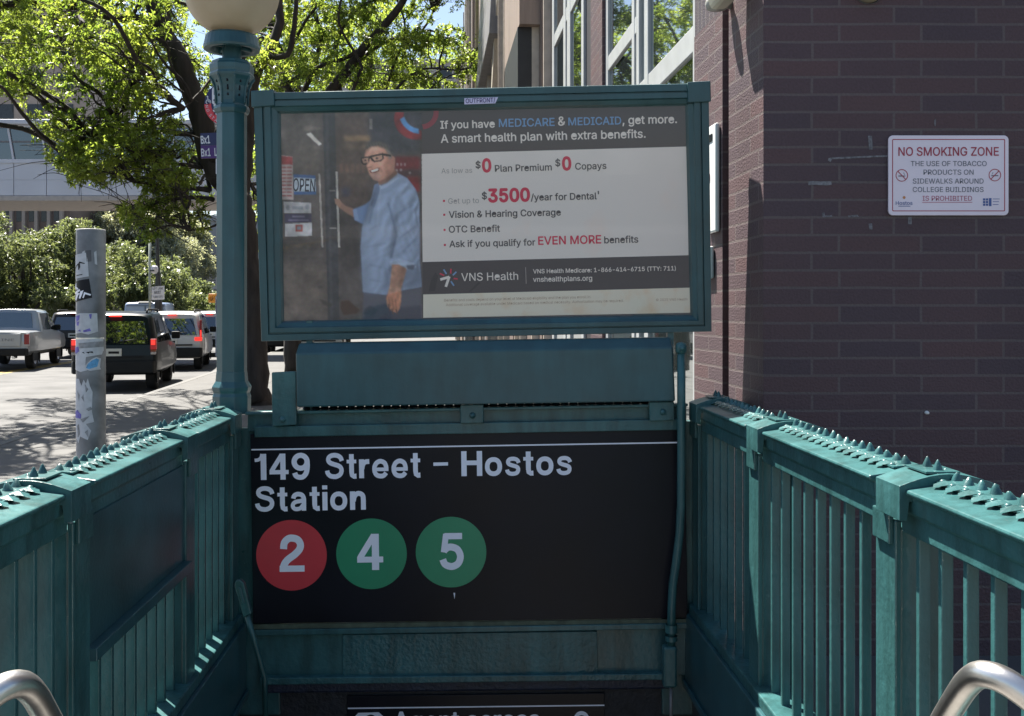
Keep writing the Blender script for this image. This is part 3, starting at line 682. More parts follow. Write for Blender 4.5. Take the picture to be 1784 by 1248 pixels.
words('small_print', colmat('print_tan', (150, 134, 118), K), [
    ('Benefits and costs depend on your level of Medicaid eligibility and the plan you enroll in.', (773, 526.5), (1031, 520.2), 0),
    ('Additional coverage available under Medicaid based on medical necessity. Authorization may be required.', (776, 534.5), (1088, 527), 0), ('© 2025 VNS Health', (1145, 525.6), (1200, 524.3), 0)])
m = MB()
for (x, y) in ((772.5, 349.5), (773, 374), (773.5, 400.5), (774, 427)): flat(m, AP, [(x-1.8, y-1.8), (x+1.8, y-1.8), (x+1.8, y+1.8), (x-1.8, y+1.8)], BK+.0014)
m.build('bullet_mark', m_pred, poster, world=True)
m = MB(); flat(m, AP, [(915.4, 466), (916.4, 466), (917.4, 495), (916.4, 495)], BK+.0012); m.build('divider', m_pgrey, poster, world=True)
def lg(x, y): return (720 + x/2.6556, 130 + y/2.6556)
m = MB(); flat(m, AP, stroke(lg(122, 950), lg(164, 938), 4.6), BK+.0014); flat(m, AP, stroke(lg(164, 936), lg(148, 984), 4.6), BK+.0016); m.build('logo_arrow', m_pw, poster, world=True)
for nm, mt, ss_ in (('logo_ray', m_pred, [((172, 900), (171, 922)), ((184, 945), (203, 947)), ((120, 922), (140, 931))]), ('logo_ray', m_pblue, [((197, 914), (181, 930)), ((172, 958), (186, 979)), ((138, 903), (151, 924))])):
    m = MB()
    for a_, b_ in ss_: flat(m, AP, stroke(lg(*a_), lg(*b_), 2.6), BK+.0014)
    m.build(nm, mt, poster, world=True)
m = MB(); flat(m, AP, arc_band(lg(35, 170), 21, 30, -15, 88), BK+.0012); m.build('logo_arc', colmat('print_arc_red', (120, 45, 60), K), poster, world=True)
# shadowy drips on the dark band
m = MB(); flat(m, AP, [lg(100, 915), lg(112, 935), (lg(98, 1003)), lg(68, 1005), lg(80, 950)], BK+.001); flat(m, AP, [lg(300, 962), lg(310, 965), lg(268, 1005), lg(252, 1008)], BK+.001)
m.build('stain', colmat('drip_stain', (38, 38, 46), K), poster, world=True)

# the printed photograph: a man in a blue shirt at a shop door, as soft colour on a fine grid
GX, GY = 190, 280
x0_, x1_, y0_, y1_ = 484., 735., 194., 564.
gx = np.linspace(x0_, x1_, GX); gy = np.linspace(y0_, y1_, GY); XX, YY = np.meshgrid(gx, gy)
CXX = (XX-430)*2.655; CYY = (YY-130)*2.655
img = np.zeros((GY, GX, 3))
def blur(a, s):
    if s <= 0: return a
    s = s/2.655*(GX/(x1_-x0_)); r = max(1, int(3*s)); k = np.exp(-.5*(np.arange(-r, r+1)/max(s, .3))**2); k /= k.sum()
    a = np.pad(a, ((r, r), (r, r)), mode='edge')
    a = np.apply_along_axis(lambda v: np.convolve(v, k, 'valid'), 0, a)
    return np.apply_along_axis(lambda v: np.convolve(v, k, 'valid'), 1, a)
def pmask(poly):
    out = np.zeros((GY, GX))
    for ox, oy in ((-.25, -.25), (.25, -.25), (-.25, .25), (.25, .25)):
        ins = np.zeros((GY, GX), bool); px = CXX + ox*3.3; py = CYY + oy*3.3; n = len(poly)
        for i in range(n):
            ax, ay = poly[i]; bx, by = poly[(i+1) % n]
            if ay == by: continue
            c = ((ay > py) != (by > py)) & (px < (bx-ax)*(py-ay)/(by-ay)+ax); ins ^= c
        out += ins
    return out/4
def paint(poly, rgb, b=2., a=1.):
    global img
    mk = (blur(pmask(poly), b)*a)[..., None]; img = img*(1-mk) + np.array(rgb)*mk
def fold(lam, ang, warp, sd):
    g_ = np.random.default_rng(sd); wv = blur(g_.normal(size=(GY, GX)), 34); wv = wv/(wv.std()+1e-9); w2 = blur(g_.normal(size=(GY, GX)), 14); w2 = w2/(w2.std()+1e-9)
    return np.sin((CXX*math.cos(ang) + CYY*math.sin(ang))/lam*2*math.pi + warp*wv + .6*w2)*np.clip(.5 + .5*wv, 0, 1.2)
def shade(poly, f, b=3.):
    global img
    mk = blur(pmask(poly), b); img = img*(1 + (mk*f)[..., None])
def rect(x0, y0, x1, y1): return [(x0, y0), (x1, y0), (x1, y1), (x0, y1)]
def ln_(a, b, wd): return stroke(a, b, wd)
def ell(cx, cy, rx, ry, n=28): return [(cx+rx*math.cos(2*math.pi*k/n), cy+ry*math.sin(2*math.pi*k/n)) for k in range(n)]
img[:] = (84, 76, 75)
paint(rect(120, 150, 350, 700), (92, 84, 82), 30); paint(rect(120, 700, 350, 880), (76, 69, 67), 25)
paint(rect(120, 880, 380, 1150), (102, 90, 84), 25); paint(rect(400, 180, 560, 640), (84, 70, 66), 20)
paint(rect(410, 640, 530, 900), (62, 56, 56), 20); paint(rect(560, 170, 800, 360), (60, 58, 66), 12)
for k in range(8): paint(rect(170, 770+k*22, 350, 776+k*22), (110, 98, 90), 5, .35)
paint(rect(440, 278, 565, 305), (150, 120, 88), 6, .7); paint(rect(448, 318, 560, 345), (120, 98, 80), 8, .6); paint(rect(562, 200, 576, 250), (130, 122, 120), 2, .8)
for k in range(6): paint(rect(420+k*26, 410, 438+k*26, 452), (120, 88, 76), 4, .55)
paint(rect(450, 470, 560, 500), (105, 90, 82), 8, .6); paint(rect(430, 520, 470, 560), (60, 62, 84), 8, .7)
paint([(262, 270), (284, 264), (336, 318), (322, 326)], (206, 198, 190), 2); paint([(238, 250), (258, 230), (330, 240), (332, 250), (262, 258)], (128, 118, 110), 4, .6)
paint(rect(243, 320, 320, 400), (112, 102, 96), 10, .6); paint(rect(250, 415, 320, 440), (120, 106, 92), 8, .4)
paint([(340, 150), (398, 150), (420, 1140), (366, 1140)], (62, 61, 66), 2); paint([(352, 150), (366, 150), (390, 1140), (376, 1140)], (74, 73, 78), 3)
paint(rect(372, 706, 406, 714), (140, 136, 134), 1); paint(rect(372, 532, 400, 538), (120, 116, 114), 1)
paint([(320, 455), (329, 455), (344, 800), (335, 800)], (158, 150, 145), 1.2); paint([(401, 447), (411, 447), (423, 800), (413, 800)], (176, 170, 164), 1.2)
paint([(136, 368), (198, 376), (204, 578), (142, 576)], (178, 160, 158), 1.5)
paint([(136, 372), (198, 378), (199, 414), (138, 412)], (150, 62, 66), 2)
for k in range(9):
    for x in (146, 172): paint(rect(x, 424+k*16.5, x+22, 430+k*16.5), (150, 74, 76), 1.5, .8)
paint([(202, 458), (306, 464), (310, 554), (206, 554)], (62, 92, 140), 1.5); paint([(204, 474), (306, 478), (308, 538), (206, 540)], (172, 184, 196), 1.5)
paint([(156, 586), (286, 592), (286, 640), (158, 640)], (182, 178, 180), 1.5); paint(ell(176, 614, 9, 12), (140, 140, 146), 2); paint(rect(196, 608, 248, 622), (140, 142, 150), 2, .8); paint(ell(268, 612, 10, 12), (150, 150, 156), 2)
paint([(160, 644), (288, 644), (288, 682), (162, 684)], (68, 62, 84), 1.5); paint(rect(196, 652, 256, 659), (130, 124, 142), 1.5, .8); paint(rect(176, 670, 276, 676), (120, 114, 134), 1.5, .8)
paint([(162, 690), (290, 684), (290, 746), (163, 750)], (180, 176, 178), 1.5); paint(rect(213, 694, 245, 726), (150, 66, 62), 1.5); paint(rect(219, 702, 239, 718), (110, 120, 130), 2)
paint(ell(785, 200, 108, 98), (122, 38, 44), 2.5); paint(ell(800, 185, 78, 70), (62, 58, 66), 2); paint(arc_band((800, 170), 76, 100, 92, 165), (84, 128, 176), 2)
paint(rect(682, 375, 800, 440), (104, 34, 42), 6); paint(rect(684, 440, 800, 470), (72, 44, 50), 6); paint(rect(740, 470, 800, 540), (124, 36, 42), 6)
for k in range(3): paint(rect(688+k*18, 405, 698+k*18, 420), (170, 150, 150), 2, .7)
for p in ((690, 440), (710, 438), (752, 452)): paint(ell(p[0], p[1], 6, 6), (160, 150, 150), 2, .8)
bgn = blur(nrg.normal(size=(GY, GX)), 18); bgn /= bgn.std(); bg2 = blur(nrg.normal(size=(GY, GX)), 6); bg2 /= bg2.std()
img = img*(1 + .07*bgn + .035*bg2)[..., None]
paint([(150, 190), (200, 180), (330, 640), (300, 700)], (128, 118, 114), 26, .28); paint([(420, 190), (450, 190), (540, 560), (520, 620)], (112, 100, 96), 22, .25)
# trousers and stains on the paper
paint([(534, 1006), (806, 980), (808, 1150), (528, 1150)], (84, 84, 96), 3)
paint([(560, 1080), (640, 1060), (720, 1080), (806, 1070), (808, 1150), (520, 1150)], (56, 58, 74), 5, .8)
paint([(426, 1052), (462, 1046), (500, 1080), (520, 1090), (500, 1108), (440, 1116), (424, 1085)], (66, 44, 36), 3, .9)
paint([(324, 1040), (356, 1050), (386, 1064), (380, 1078), (346, 1070)], (60, 54, 52), 3, .8); paint(ell(330, 985, 14, 8), (66, 60, 58), 3, .7); paint([(540, 1084), (566, 1072), (600, 1090), (580, 1118), (530, 1112)], (44, 50, 66), 3, .9)
# man: far arm and hand on the handle
paint([(400, 574), (418, 580), (450, 606), (496, 622), (492, 662), (448, 636), (414, 612)], (146, 112, 98), 2.5); paint([(396, 572), (420, 574), (432, 596), (420, 612), (400, 596)], (158, 122, 106), 2)
paint([(484, 622), (540, 600), (590, 560), (600, 640), (556, 690), (526, 690), (490, 672)], (112, 132, 168), 3); paint([(484, 626), (500, 620), (512, 676), (492, 672)], (132, 150, 182), 2)
# body
body_ = [(586, 508), (612, 498), (694, 452), (742, 478), (780, 528), (797, 585), (800, 800), (800, 880), (809, 984), (720, 1000), (640, 1022), (530, 1008), (526, 910), (519, 800), (527, 705), (548, 640), (570, 570)]
paint(body_, (122, 142, 178), 2.5)
paint([(530, 700), (580, 620), (610, 780), (600, 1010), (536, 1005), (526, 900)], (134, 154, 190), 12, .8); paint([(600, 560), (650, 540), (660, 700), (640, 860), (610, 840), (590, 700)], (140, 160, 196), 14, .7)
paint([(640, 900), (660, 880), (650, 1010), (620, 1016)], (100, 120, 158), 8, .7); paint([(690, 990), (735, 900), (800, 880), (808, 980)], (108, 128, 166), 6, .8)
# near sleeve
paint([(648, 570), (700, 500), (760, 505), (794, 590), (794, 700), (776, 780), (770, 860), (728, 880), (662, 872), (660, 840), (690, 740), (668, 650)], (128, 148, 184), 4)
for a_, b_, c_ in (((650, 590), (690, 740), (84, 104, 142)), ((690, 740), (662, 850), (80, 100, 138)), ((700, 640), (770, 600), (104, 124, 162)), ((700, 760), (780, 700), (98, 118, 156)), ((720, 820), (780, 760), (96, 116, 154)),
                   ((560, 720), (610, 690), (110, 130, 168)), ((545, 800), (640, 780), (112, 132, 168)), ((560, 880), (650, 900), (110, 130, 166)), ((580, 600), (560, 690), (92, 112, 150)), ((740, 500), (700, 560), (150, 168, 200)), ((770, 640), (740, 720), (148, 166, 198)), ((560, 950), (620, 960), (108, 128, 164)), ((604, 520), (575, 600), (86, 106, 146)), ((610, 530), (600, 700), (148, 166, 198))):
    paint(ln_(a_, b_, 9), c_, 4, .75)
paint([(586, 508), (612, 500), (608, 540), (585, 612), (566, 606)], (96, 116, 154), 2.5); paint([(604, 496), (694, 450), (700, 476), (640, 522), (612, 530)], (146, 164, 196), 2); paint([(612, 500), (688, 458), (640, 500), (616, 514)], (94, 110, 142), 2)
paint([(655, 868), (700, 852), (770, 872), (784, 892), (742, 905), (700, 884), (662, 886)], (150, 168, 200), 2.5); paint([(735, 884), (778, 880), (770, 904), (742, 902)], (80, 92, 120), 2.5)
near_ = [(648, 570), (700, 500), (760, 505), (794, 590), (794, 700), (776, 780), (770, 860), (728, 880), (662, 872), (660, 840), (690, 740), (668, 650)]
shade(body_, .075*fold(58, .5, 2.4, 5) + .02*fold(34, 1.1, 2.4, 6)); shade(near_, .07*fold(60, .9, 2.8, 7) + .025*fold(32, -.5, 2.4, 8), 5)
gxx = np.clip((CXX-650)/150, -1, 1); shade(body_, -.10*gxx**2 + .03, 8); shade([(640, 880), (735, 900), (809, 880), (809, 984), (640, 1020)], -.13, 14); shade([(526, 860), (560, 850), (560, 1008), (530, 1008)], -.10, 12)
shade([(684, 640), (700, 640), (672, 850), (650, 850)], -.24, 7); shade([(560, 540), (592, 540), (560, 690), (530, 690)], -.16, 8)
# forearm and hand
paint([(668, 880), (700, 880), (736, 900), (722, 950), (708, 1000), (668, 1000), (656, 985), (662, 940)], (176, 116, 90), 2.5)
paint([(656, 985), (708, 990), (712, 1050), (704, 1086), (690, 1106), (668, 1098), (646, 1076), (640, 1036)], (184, 124, 98), 2.5)
paint([(700, 890), (736, 900), (720, 960), (706, 1000)], (142, 90, 70), 5, .7); paint(ln_((668, 1040), (676, 1096), 4), (136, 86, 68), 2, .8); paint(ln_((684, 1040), (690, 1100), 4), (136, 86, 68), 2, .8); paint(ln_((652, 1030), (658, 1080), 4), (140, 90, 72), 2, .6); paint([(700, 1000), (712, 1000), (712, 1030), (704, 1040)], (200, 140, 112), 3, .7)
# neck and head
paint([(598, 470), (676, 430), (696, 456), (640, 500), (606, 510)], (140, 98, 84), 3)
paint([(538, 372), (545, 345), (570, 328), (610, 322), (645, 338), (664, 372), (680, 380), (682, 420), (672, 452), (640, 478), (606, 492), (580, 484), (562, 462), (552, 432), (540, 405)], (172, 126, 110), 2.5)
paint([(640, 350), (664, 372), (680, 382), (676, 450), (640, 476), (630, 420)], (146, 102, 88), 6, .7); paint([(560, 330), (600, 324), (620, 345), (560, 358)], (192, 148, 130), 5, .7)
paint(ell(672, 396, 9, 20), (160, 112, 98), 2)
paint([(541, 338), (552, 320), (578, 308), (612, 305), (643, 319), (660, 350), (666, 382), (656, 386), (650, 360), (632, 338), (600, 325), (566, 328), (548, 342)], (84, 78, 75), 4)
paint([(640, 340), (660, 352), (664, 384), (654, 388), (648, 360)], (130, 122, 118), 3, .6)
paint([(520, 382), (560, 374), (562, 404), (550, 416), (530, 414), (521, 402)], (40, 35, 36), 1.6); paint([(566, 372), (624, 360), (630, 384), (616, 398), (584, 402), (570, 394)], (40, 35, 36), 1.6); paint([(556, 376), (570, 372), (570, 384), (558, 388)], (36, 32, 32), 1.4); paint([(622, 360), (662, 368), (664, 376), (626, 372)], (38, 34, 34), 1.6)
paint([(525, 386), (556, 380), (555, 403), (533, 409)], (150, 116, 102), 1.4); paint([(572, 379), (621, 368), (623, 386), (612, 393), (586, 397)], (152, 116, 102), 1.4); paint(ell(596, 384, 6, 4), (50, 40, 40), 1.5); paint(ell(542, 394, 4, 4), (50, 40, 40), 1.5)
paint([(552, 400), (566, 396), (572, 424), (556, 428), (546, 420)], (186, 138, 120), 3, .8); paint(ln_((552, 428), (572, 424), 4), (120, 78, 68), 2, .8)
paint([(560, 440), (584, 436), (610, 426), (606, 444), (588, 454), (568, 454)], (96, 56, 52), 2); paint([(566, 442), (606, 430), (600, 442), (574, 449)], (212, 196, 186), 1.6)
paint([(562, 456), (600, 450), (618, 460), (606, 488), (582, 482)], (150, 122, 112), 4, .7); paint(ell(612, 412, 14, 12), (192, 142, 124), 6, .6); paint(ln_((612, 424), (620, 448), 4), (130, 88, 76), 3, .6)
skin_ = [(538, 372), (570, 328), (645, 338), (682, 382), (676, 450), (606, 492), (562, 462)]
fx = (CXX-604)/70; fy = (CYY-405)/85
shade(skin_, .17 + .10*np.clip(1-(fx+.25)**2-(fy+.2)**2, -1, 1) - .03, 5); shade([(640, 470), (690, 440), (700, 470), (640, 500)], -.22, 5)
shade(skin_, .035*bg2, 3); shade([(640, 884), (736, 884), (720, 960), (712, 1060), (690, 1106), (640, 1080), (656, 985)], .05*bg2 - .10*np.clip((CXX-690)/40, 0, 1), 3)
for a_, b_ in (((651, 1064), (657, 1100)), ((667, 1086), (674, 1112)), ((686, 1088), (694, 1114))): paint(ln_(a_, b_, 5), (92, 66, 62), 1.4, .9)
for k in range(26):
    x_ = 545 + k*4.6; paint(ln_((x_, 306 + abs(k-12)*1.2), (x_ + 8, 328 + abs(k-12)*1.0), 2), (140, 134, 130) if k % 3 else (60, 55, 54), 1.8, .3)
mk = blur(pmask(body_), 3)[..., None]; gr = img.mean(axis=2, keepdims=True); img = img*(1-.30*mk) + gr*.30*mk + mk*np.array((5, 4, 3))
img += nrg.normal(0, 2.6, img.shape); img = np.clip(img, 8, 215)
lo = np.where(img/255 < .04045, img/255/12.92, ((img/255+.055)/1.055)**2.4)*np.array((1.46, 1.38, 1.28))
gvs = [AP.at(x, y, BK+.0006) for y in gy for x in (486 + (gx-x0_)/(x1_-x0_)*(734-486))]
m = MB(); m.add(gvs, [[j*GX+i, (j+1)*GX+i, (j+1)*GX+i+1, j*GX+i+1] for j in range(GY-1) for i in range(GX-1)])
mp_, n_, l_, b_ = newmat('printed_photo'); at = n_.new('ShaderNodeAttribute'); at.attribute_name = 'print'; l_.new(at.outputs['Color'], b_.inputs['Base Color']); b_.inputs['Roughness'].default_value = .35
ph = m.build('printed_photo', mp_, poster, world=True)
ca = ph.data.color_attributes.new('print', 'FLOAT_COLOR', 'POINT')
ca.data.foreach_set('color', np.concatenate([lo.reshape(-1, 3), np.ones((GX*GY, 1))], 1).astype(np.float32).ravel())
m = MB(); text(m, AP, 'OPEN', (507, 332), (546, 333.5), BK+.0014, .01, 22); m.build('open_lettering', colmat('print_open', (58, 62, 74), K), poster, world=True)
m = MB(); m.quad([AP.at(x, y, -.034) for x, y in [(484, 194), (1199, 180), (1208, 553), (489, 565)]]); m.build('glass', pane_mat('panel_glass', (.97, .97, .97), .8), ad, world=True)
m = MB(); flat(m, AP, [(809, 171.6), (868, 169.6), (863, 180.6), (809, 182.4)], .0045); nm = m.build('name_plate', colmat('plate_white', (205, 200, 225), 1), ad, world=True)
m = MB(); text(m, AP, 'OUTFRONT/', (811.5, 180.2), (863, 178.4), .0055, .012, 7.6); m.build('plate_lettering', colmat('plate_purple', (62, 44, 110), 1), nm, world=True)

# ------------------------------------------------------------------ globe lamp on the left railing's end post
LX = P(404, 700, 5.16); lx, ly = LX.x, 5.16
lamp = thing('globe_lamp', 'teal cast iron lamp post with a cream globe on the left railing', 'lamp post', (lx, ly, 1.05))
pxm = 5.16/F
def zz(py): return EYE - (py - HY)*pxm
m = MB(); m.lathe([(26*pxm, zz(650)), (26*pxm, zz(196))], (lx, ly, 0), 8, smooth=False, phase=.5); m.build('shaft', m_teal_smooth, lamp, world=True, bevel=.003)
m = MB()
m.lathe([(.0, zz(720)), (33*pxm, zz(720)), (33*pxm, zz(690)), (31*pxm, zz(684)), (33*pxm, zz(680)), (34*pxm, zz(674)), (31*pxm, zz(669)), (28*pxm, zz(664)), (26.5*pxm, zz(648)), (25*pxm, zz(646))], (lx, ly, 0), 8, smooth=False, phase=.5)
m.build('base_collar', m_teal_smooth, lamp, world=True, bevel=.003)
m = MB(); cz = lambda r, y: (r*pxm, zz(y))
m.lathe([cz(26, 200), cz(29, 198), cz(31, 192), cz(30, 187), cz(27, 184), cz(26.5, 178), cz(27, 165), cz(29, 152), cz(33, 142), cz(38, 136), cz(39, 132), cz(37, 129), cz(38, 124), cz(38.5, 116), cz(35, 113), cz(33, 108), cz(20, 107)], (lx, ly, 0), 8, smooth=False, phase=.5)
for k in range(8):
    a = 2*math.pi*k/8 + math.pi/8*0
    for r_, y_, w_ in ((29, 176, 3.0), (30, 160, 3.4), (34.5, 145, 3.8)): pass
    ca_, sa_ = math.cos(a+math.pi/8), math.sin(a+math.pi/8)
    m.tube([(lx+ca_*r*pxm, ly+sa_*r*pxm, zz(y)) for r, y in ((27.5, 183), (27.6, 170), (29, 155), (33.5, 143), (38.5, 136))], [2.2*pxm]*5, 6)
    ca_, sa_ = math.cos(a), math.sin(a)
m.build('capital', m_teal_smooth, lamp, world=True, bevel=.0025)
m = MB()
for k in range(8):
    a = 2*math.pi*k/8 - math.pi/2
    for r, y, h in ((26.1, 169, 1.8), (27, 157, 4), (30.5, 145.5, 2)):
        c = Vector((lx+math.cos(a)*r*pxm*.95, ly+math.sin(a)*r*pxm*.95, zz(y)))
        m.lathe([(0, -h*pxm*1.2), (1.7*pxm, -h*pxm), (1.7*pxm, h*pxm), (0, h*pxm*1.2)], c, 8)
m.build('capital_hole', m_black, lamp, world=True)
m = MB(); m.lathe([cz(18, 108), cz(16.5, 102), cz(16, 84), cz(17, 78), cz(26, 70)], (lx, ly, 0), 24); m.build('neck', m_teal_smooth, lamp, world=True)
m = MB(); m.lathe([cz(38, 88), cz(47.5, 88.5), cz(48.5, 84), cz(46, 74), cz(44.5, 66), cz(42, 62), cz(30, 62), cz(30, 74), cz(38, 88)], (lx, ly, 0), 32, smooth=False)
for k in range(4):
    a = math.pi/4 + k*math.pi/2; m.tube([(lx+math.cos(a)*15*pxm, ly+math.sin(a)*15*pxm, zz(80)), (lx+math.cos(a)*40*pxm, ly+math.sin(a)*40*pxm, zz(82))], 5*pxm, 8)
m.build('globe_holder', m_teal_smooth, lamp, world=True, bevel=.003)
mg, n_, l_, b_ = newmat('cream_globe'); b_.inputs['Base Color'].default_value = (.62, .52, .36, 1); b_.inputs['Roughness'].default_value = .32
tr_ = n_.new('ShaderNodeBsdfTranslucent'); tr_.inputs[0].default_value = (.55, .47, .34, 1); mx_ = n_.new('ShaderNodeMixShader'); mx_.inputs[0].default_value = .22
l_.new(b_.outputs[0], mx_.inputs[1]); l_.new(tr_.outputs[0], mx_.inputs[2]); l_.new(mx_.outputs[0], n_['Material Output'].inputs[0])
tc_ = n_.new('ShaderNodeTexCoord'); nz_ = n_.new('ShaderNodeTexNoise'); nz_.inputs['Scale'].default_value = 14; cr_ = n_.new('ShaderNodeValToRGB'); l_.new(tc_.outputs['Object'], nz_.inputs['Vector']); l_.new(nz_.outputs[0], cr_.inputs[0]); cr_.color_ramp.elements[0].color = (.40, .34, .25, 1); cr_.color_ramp.elements[1].color = (.48, .42, .31, 1); l_.new(cr_.outputs[0], b_.inputs['Base Color'])
m = MB(); pr = []
for k in range(25):
    a = math.pi*k/24; pr.append((81*pxm*math.sin(a) + (1e-4), zz(-14) + 78*pxm*math.cos(a)))
pr = [q for q in pr if q[1] > zz(63)] + [(41*pxm, zz(63))]
m.lathe(pr, (lx, ly, 0), 48); m.build('globe', mg, lamp, world=True)

# ------------------------------------------------------------------ stainless handrails
def handrail(side, pts, label):
    t = thing('handrail', label, 'handrail', P(*pts[-1][:2], pts[-1][2]), 0, 'steel stair handrails')
    q = [P(*p) for p in pts]
    # round off the corners with a spline through the points
    out = []
    for i in range(len(q)-1):
        p0 = q[max(i-1, 0)]; p1 = q[i]; p2 = q[i+1]; p3 = q[min(i+2, len(q)-1)]
        for k in range(8):
            u = k/8; out.append(.5*((2*p1) + (p2-p0)*u + (2*p0-5*p1+4*p2-p3)*u*u + (3*p1-p0-3*p2+p3)*u**3))
    out.append(q[-1])
    m = MB(); m.tube(out, .0205, 20); m.build('rail_tube', m_steel, t, world=True)
    m = MB(); e = q[0]; m.lathe([(.0, 0), (.05, .0), (.05, .012), (.03, .018)], (e.x + (.0 if side > 0 else 0), e.y, e.z-.012), 20); m.build('wall_flange', m_steel, t, world=True)
    return t
handrail(1, [(1960, 1420, 1.50), (1840, 1262, 1.50), (1772, 1200, 1.52), (1722, 1176, 1.55), (1690, 1186, 1.60), (1655, 1236, 1.68), (1600, 1330, 1.85), (1480, 1520, 2.3)], 'bent stainless steel handrail in front of the brick wall side railing')
handrail(-1, [(-150, 1420, 1.46), (-70, 1270, 1.46), (-15, 1212, 1.49), (28, 1192, 1.53), (56, 1206, 1.58), (86, 1256, 1.68), (140, 1350, 1.85), (270, 1540, 2.3)], 'bent stainless steel handrail in front of the road side railing')

# ------------------------------------------------------------------ brick college building on the right
bld = thing('college_building', 'dark brick college building with tall windows beside the stair entrance', 'building', (1.166, 4.75, 0))
WY = 4.75; BK_ = WY/5.4
def zs(z): return z if z < 0 else EYE + (z-EYE)*BK_
LW = (1330-750)/F*WY                                             # side wall: lateral distance, drifting with RS
def wallx(Y): return LW + RS*Y
ang = math.atan2(-RS, 1)
WM = Matrix.Translation((wallx(0), 0, 0)) @ Matrix.Rotation(ang, 4, 'Z')   # local: x out of street (+ = into building), y along street
def wl(px, Y0=None):                                   # distance along the street of a photo column on the side wall
    return WY*(1330-750)/(px-750.0)
fw = MB(); fw.prism([(wallx(WY), WY, -.3), (9, WY, -.3), (9, WY+.35, -.3), (wallx(WY+.35), WY+.35, -.3)], (0, 0, 12.3))
fwo = fw.build('front_wall', m_brick, bld, (0, 0, 0), world=True)
def side(name, y0, y1, z0, z1, x0, x1, mat, par=None, bevel=0):
    m = MB(); m.box(x0, x1, y0, y1, zs(z0), zs(z1)); o = m.build(name, mat, par or bld, bevel=bevel)
    o.matrix_parent_inverse = matrix_of(par or bld).inverted(); o.matrix_basis = WM; return o
yA, yB, yC, yD = WY+.355, wl(1268), wl(1257), wl(1208)
side('side_wall', WY+.352, yB, -.3, 12, 0, .4, m_brick)
side('wall_joint', yB, yC, -.3, 12, .06, .4, m_slot)
side('side_wall', yC, yD, -.3, 3.42, 0, .4, m_brick)
side('soldier_course', yC, yD, 3.42, 4.27, .004, .4, m_soldier)
side('side_wall', yC, yD, 4.27, 12, 0, .4, m_brick)
for yy_ in (yB-.004,): pass
def window(y0, y1, bars, trans, z0=.9, z1=9.0, frame=m_alu, fwid=.085, x=.03):
    z0, z1 = zs(z0), zs(z1); trans = [(a, b, zs(c), d) for a, b, c, d in trans]
    m = MB()
    for yb, wb in bars: m.box(x, x+.06, yb-wb/2, yb+wb/2, z0, z1)
    for a, b, z_, h in trans: m.box(x+.004, x+.055, a, b, z_-h/2, z_+h/2)
    o = m.build('window', frame, bld, bevel=.006); o.matrix_parent_inverse = matrix_of(bld).inverted(); o.matrix_basis = WM
    m = MB(); m.box(x+.022, x+.035, y0, y1, z0, z1)
    g_ = m.build('glass', m_glassmirror, o)
    return o
y1203, y1117, y1100, y1048 = wl(1203), wl(1117), wl(1100), wl(1048)
window(y1203, y1100, [(y1203+.03, .11), (y1117, .13), (y1100-.06, .10)], [(y1203, y1100, 3.46, .16), (y1203, y1100, 6.0, .12), (y1203, y1100, 1.6, .12)], z0=-.1)
window(y1100, y1048, [(y1100+.12, .10), (y1048-.05, .14)], [(y1100, y1048, 4.10, .13), (y1100, y1048, 6.6, .12), (y1100, y1048, 1.6, .12)], z0=-.1)
y1010, y957 = wl(1011), wl(957)
side('pier', y1048, y1010*.5+y1048*.5, -.3, 12, .0, .4, m_brick)
side('pier', y1010*.5+y1048*.5, y1010, -.3, 12, .06, .4, m_slot)
window(y1010, y957, [(y1010+.1, .16), (wl(985), .26), (wl(978), .2), (y957-.1, .2)], [(y1010, y957, 5.52, .16), (y1010, y957, 8.2, .12)], z0=-.1)
# far cladding bays: uprights, louvre, hood
prev = y957
k = 0
m_tan2 = M('tan_cladding', (.26, .20, .165), .55, var=.2, scale=2, stretch=(6, 6, .4))
while prev < 58:
    step = rng.choice([.28, .4, .55, .8]) * (1 + (prev-14)/25); e = prev + step; pr_ = rng.choice([0, .06, .14, -.08])
    side('cladding_panel', prev, e, -.3, 16, -pr_, .4, (m_tan, m_tan2, m_tan, m_hood)[k % 4])
    if k % 2 == 0: side('cladding_fin', e-.001, e+.06, -.3, 16, -pr_-.10, .3, m_tan_light)
    else: side('shadow_gap', e-.001, e+.06, -.3, 16, .02, .4, m_slot)
    prev = e + .06; k += 1
side('louvre', wl(938), wl(910), 3.2, 6.2, -.30, .02, m_louvre)
side('louvre_head', wl(940), wl(908), 6.2, 16, -.29, .02, m_tan2)
m = MB()
ya, yb_ = wl(880), wl(850)
m.add([(-.02, ya, zs(8.1)), (-.02, yb_, zs(8.1)), (-.34, yb_, zs(8.1)), (-.34, ya, zs(8.1)), (-.02, ya, zs(12)), (-.02, yb_, zs(12)), (-.16, yb_, zs(12)), (-.16, ya, zs(12))], [[0,1,2,3], [3,2,6,7], [0,3,7,4], [1,5,6,2], [4,7,6,5]])
o = m.build('vent_hood', m_hood, bld, bevel=.02); o.matrix_parent_inverse = matrix_of(bld).inverted(); o.matrix_basis = WM
m = MB()
for a, b, z_ in ((wl(905), wl(884), 4.0), (wl(884), wl(868), 6.0)):
    m.add([(-.2, a, zs(z_+3.2)), (-.2, a+.05, zs(z_+3.5)), (-.2, b+.05, zs(z_+.6)), (-.2, b, zs(z_+.2)), (-.1, a, zs(z_+3.2)), (-.1, a+.05, zs(z_+3.5)), (-.1, b+.05, zs(z_+.6)), (-.1, b, zs(z_+.2))], [[0,1,2,3], [7,6,5,4], [0,3,7,4], [1,5,6,2]])
o = m.build('sloping_trim', m_tan_light, bld); o.matrix_parent_inverse = matrix_of(bld).inverted(); o.matrix_basis = WM
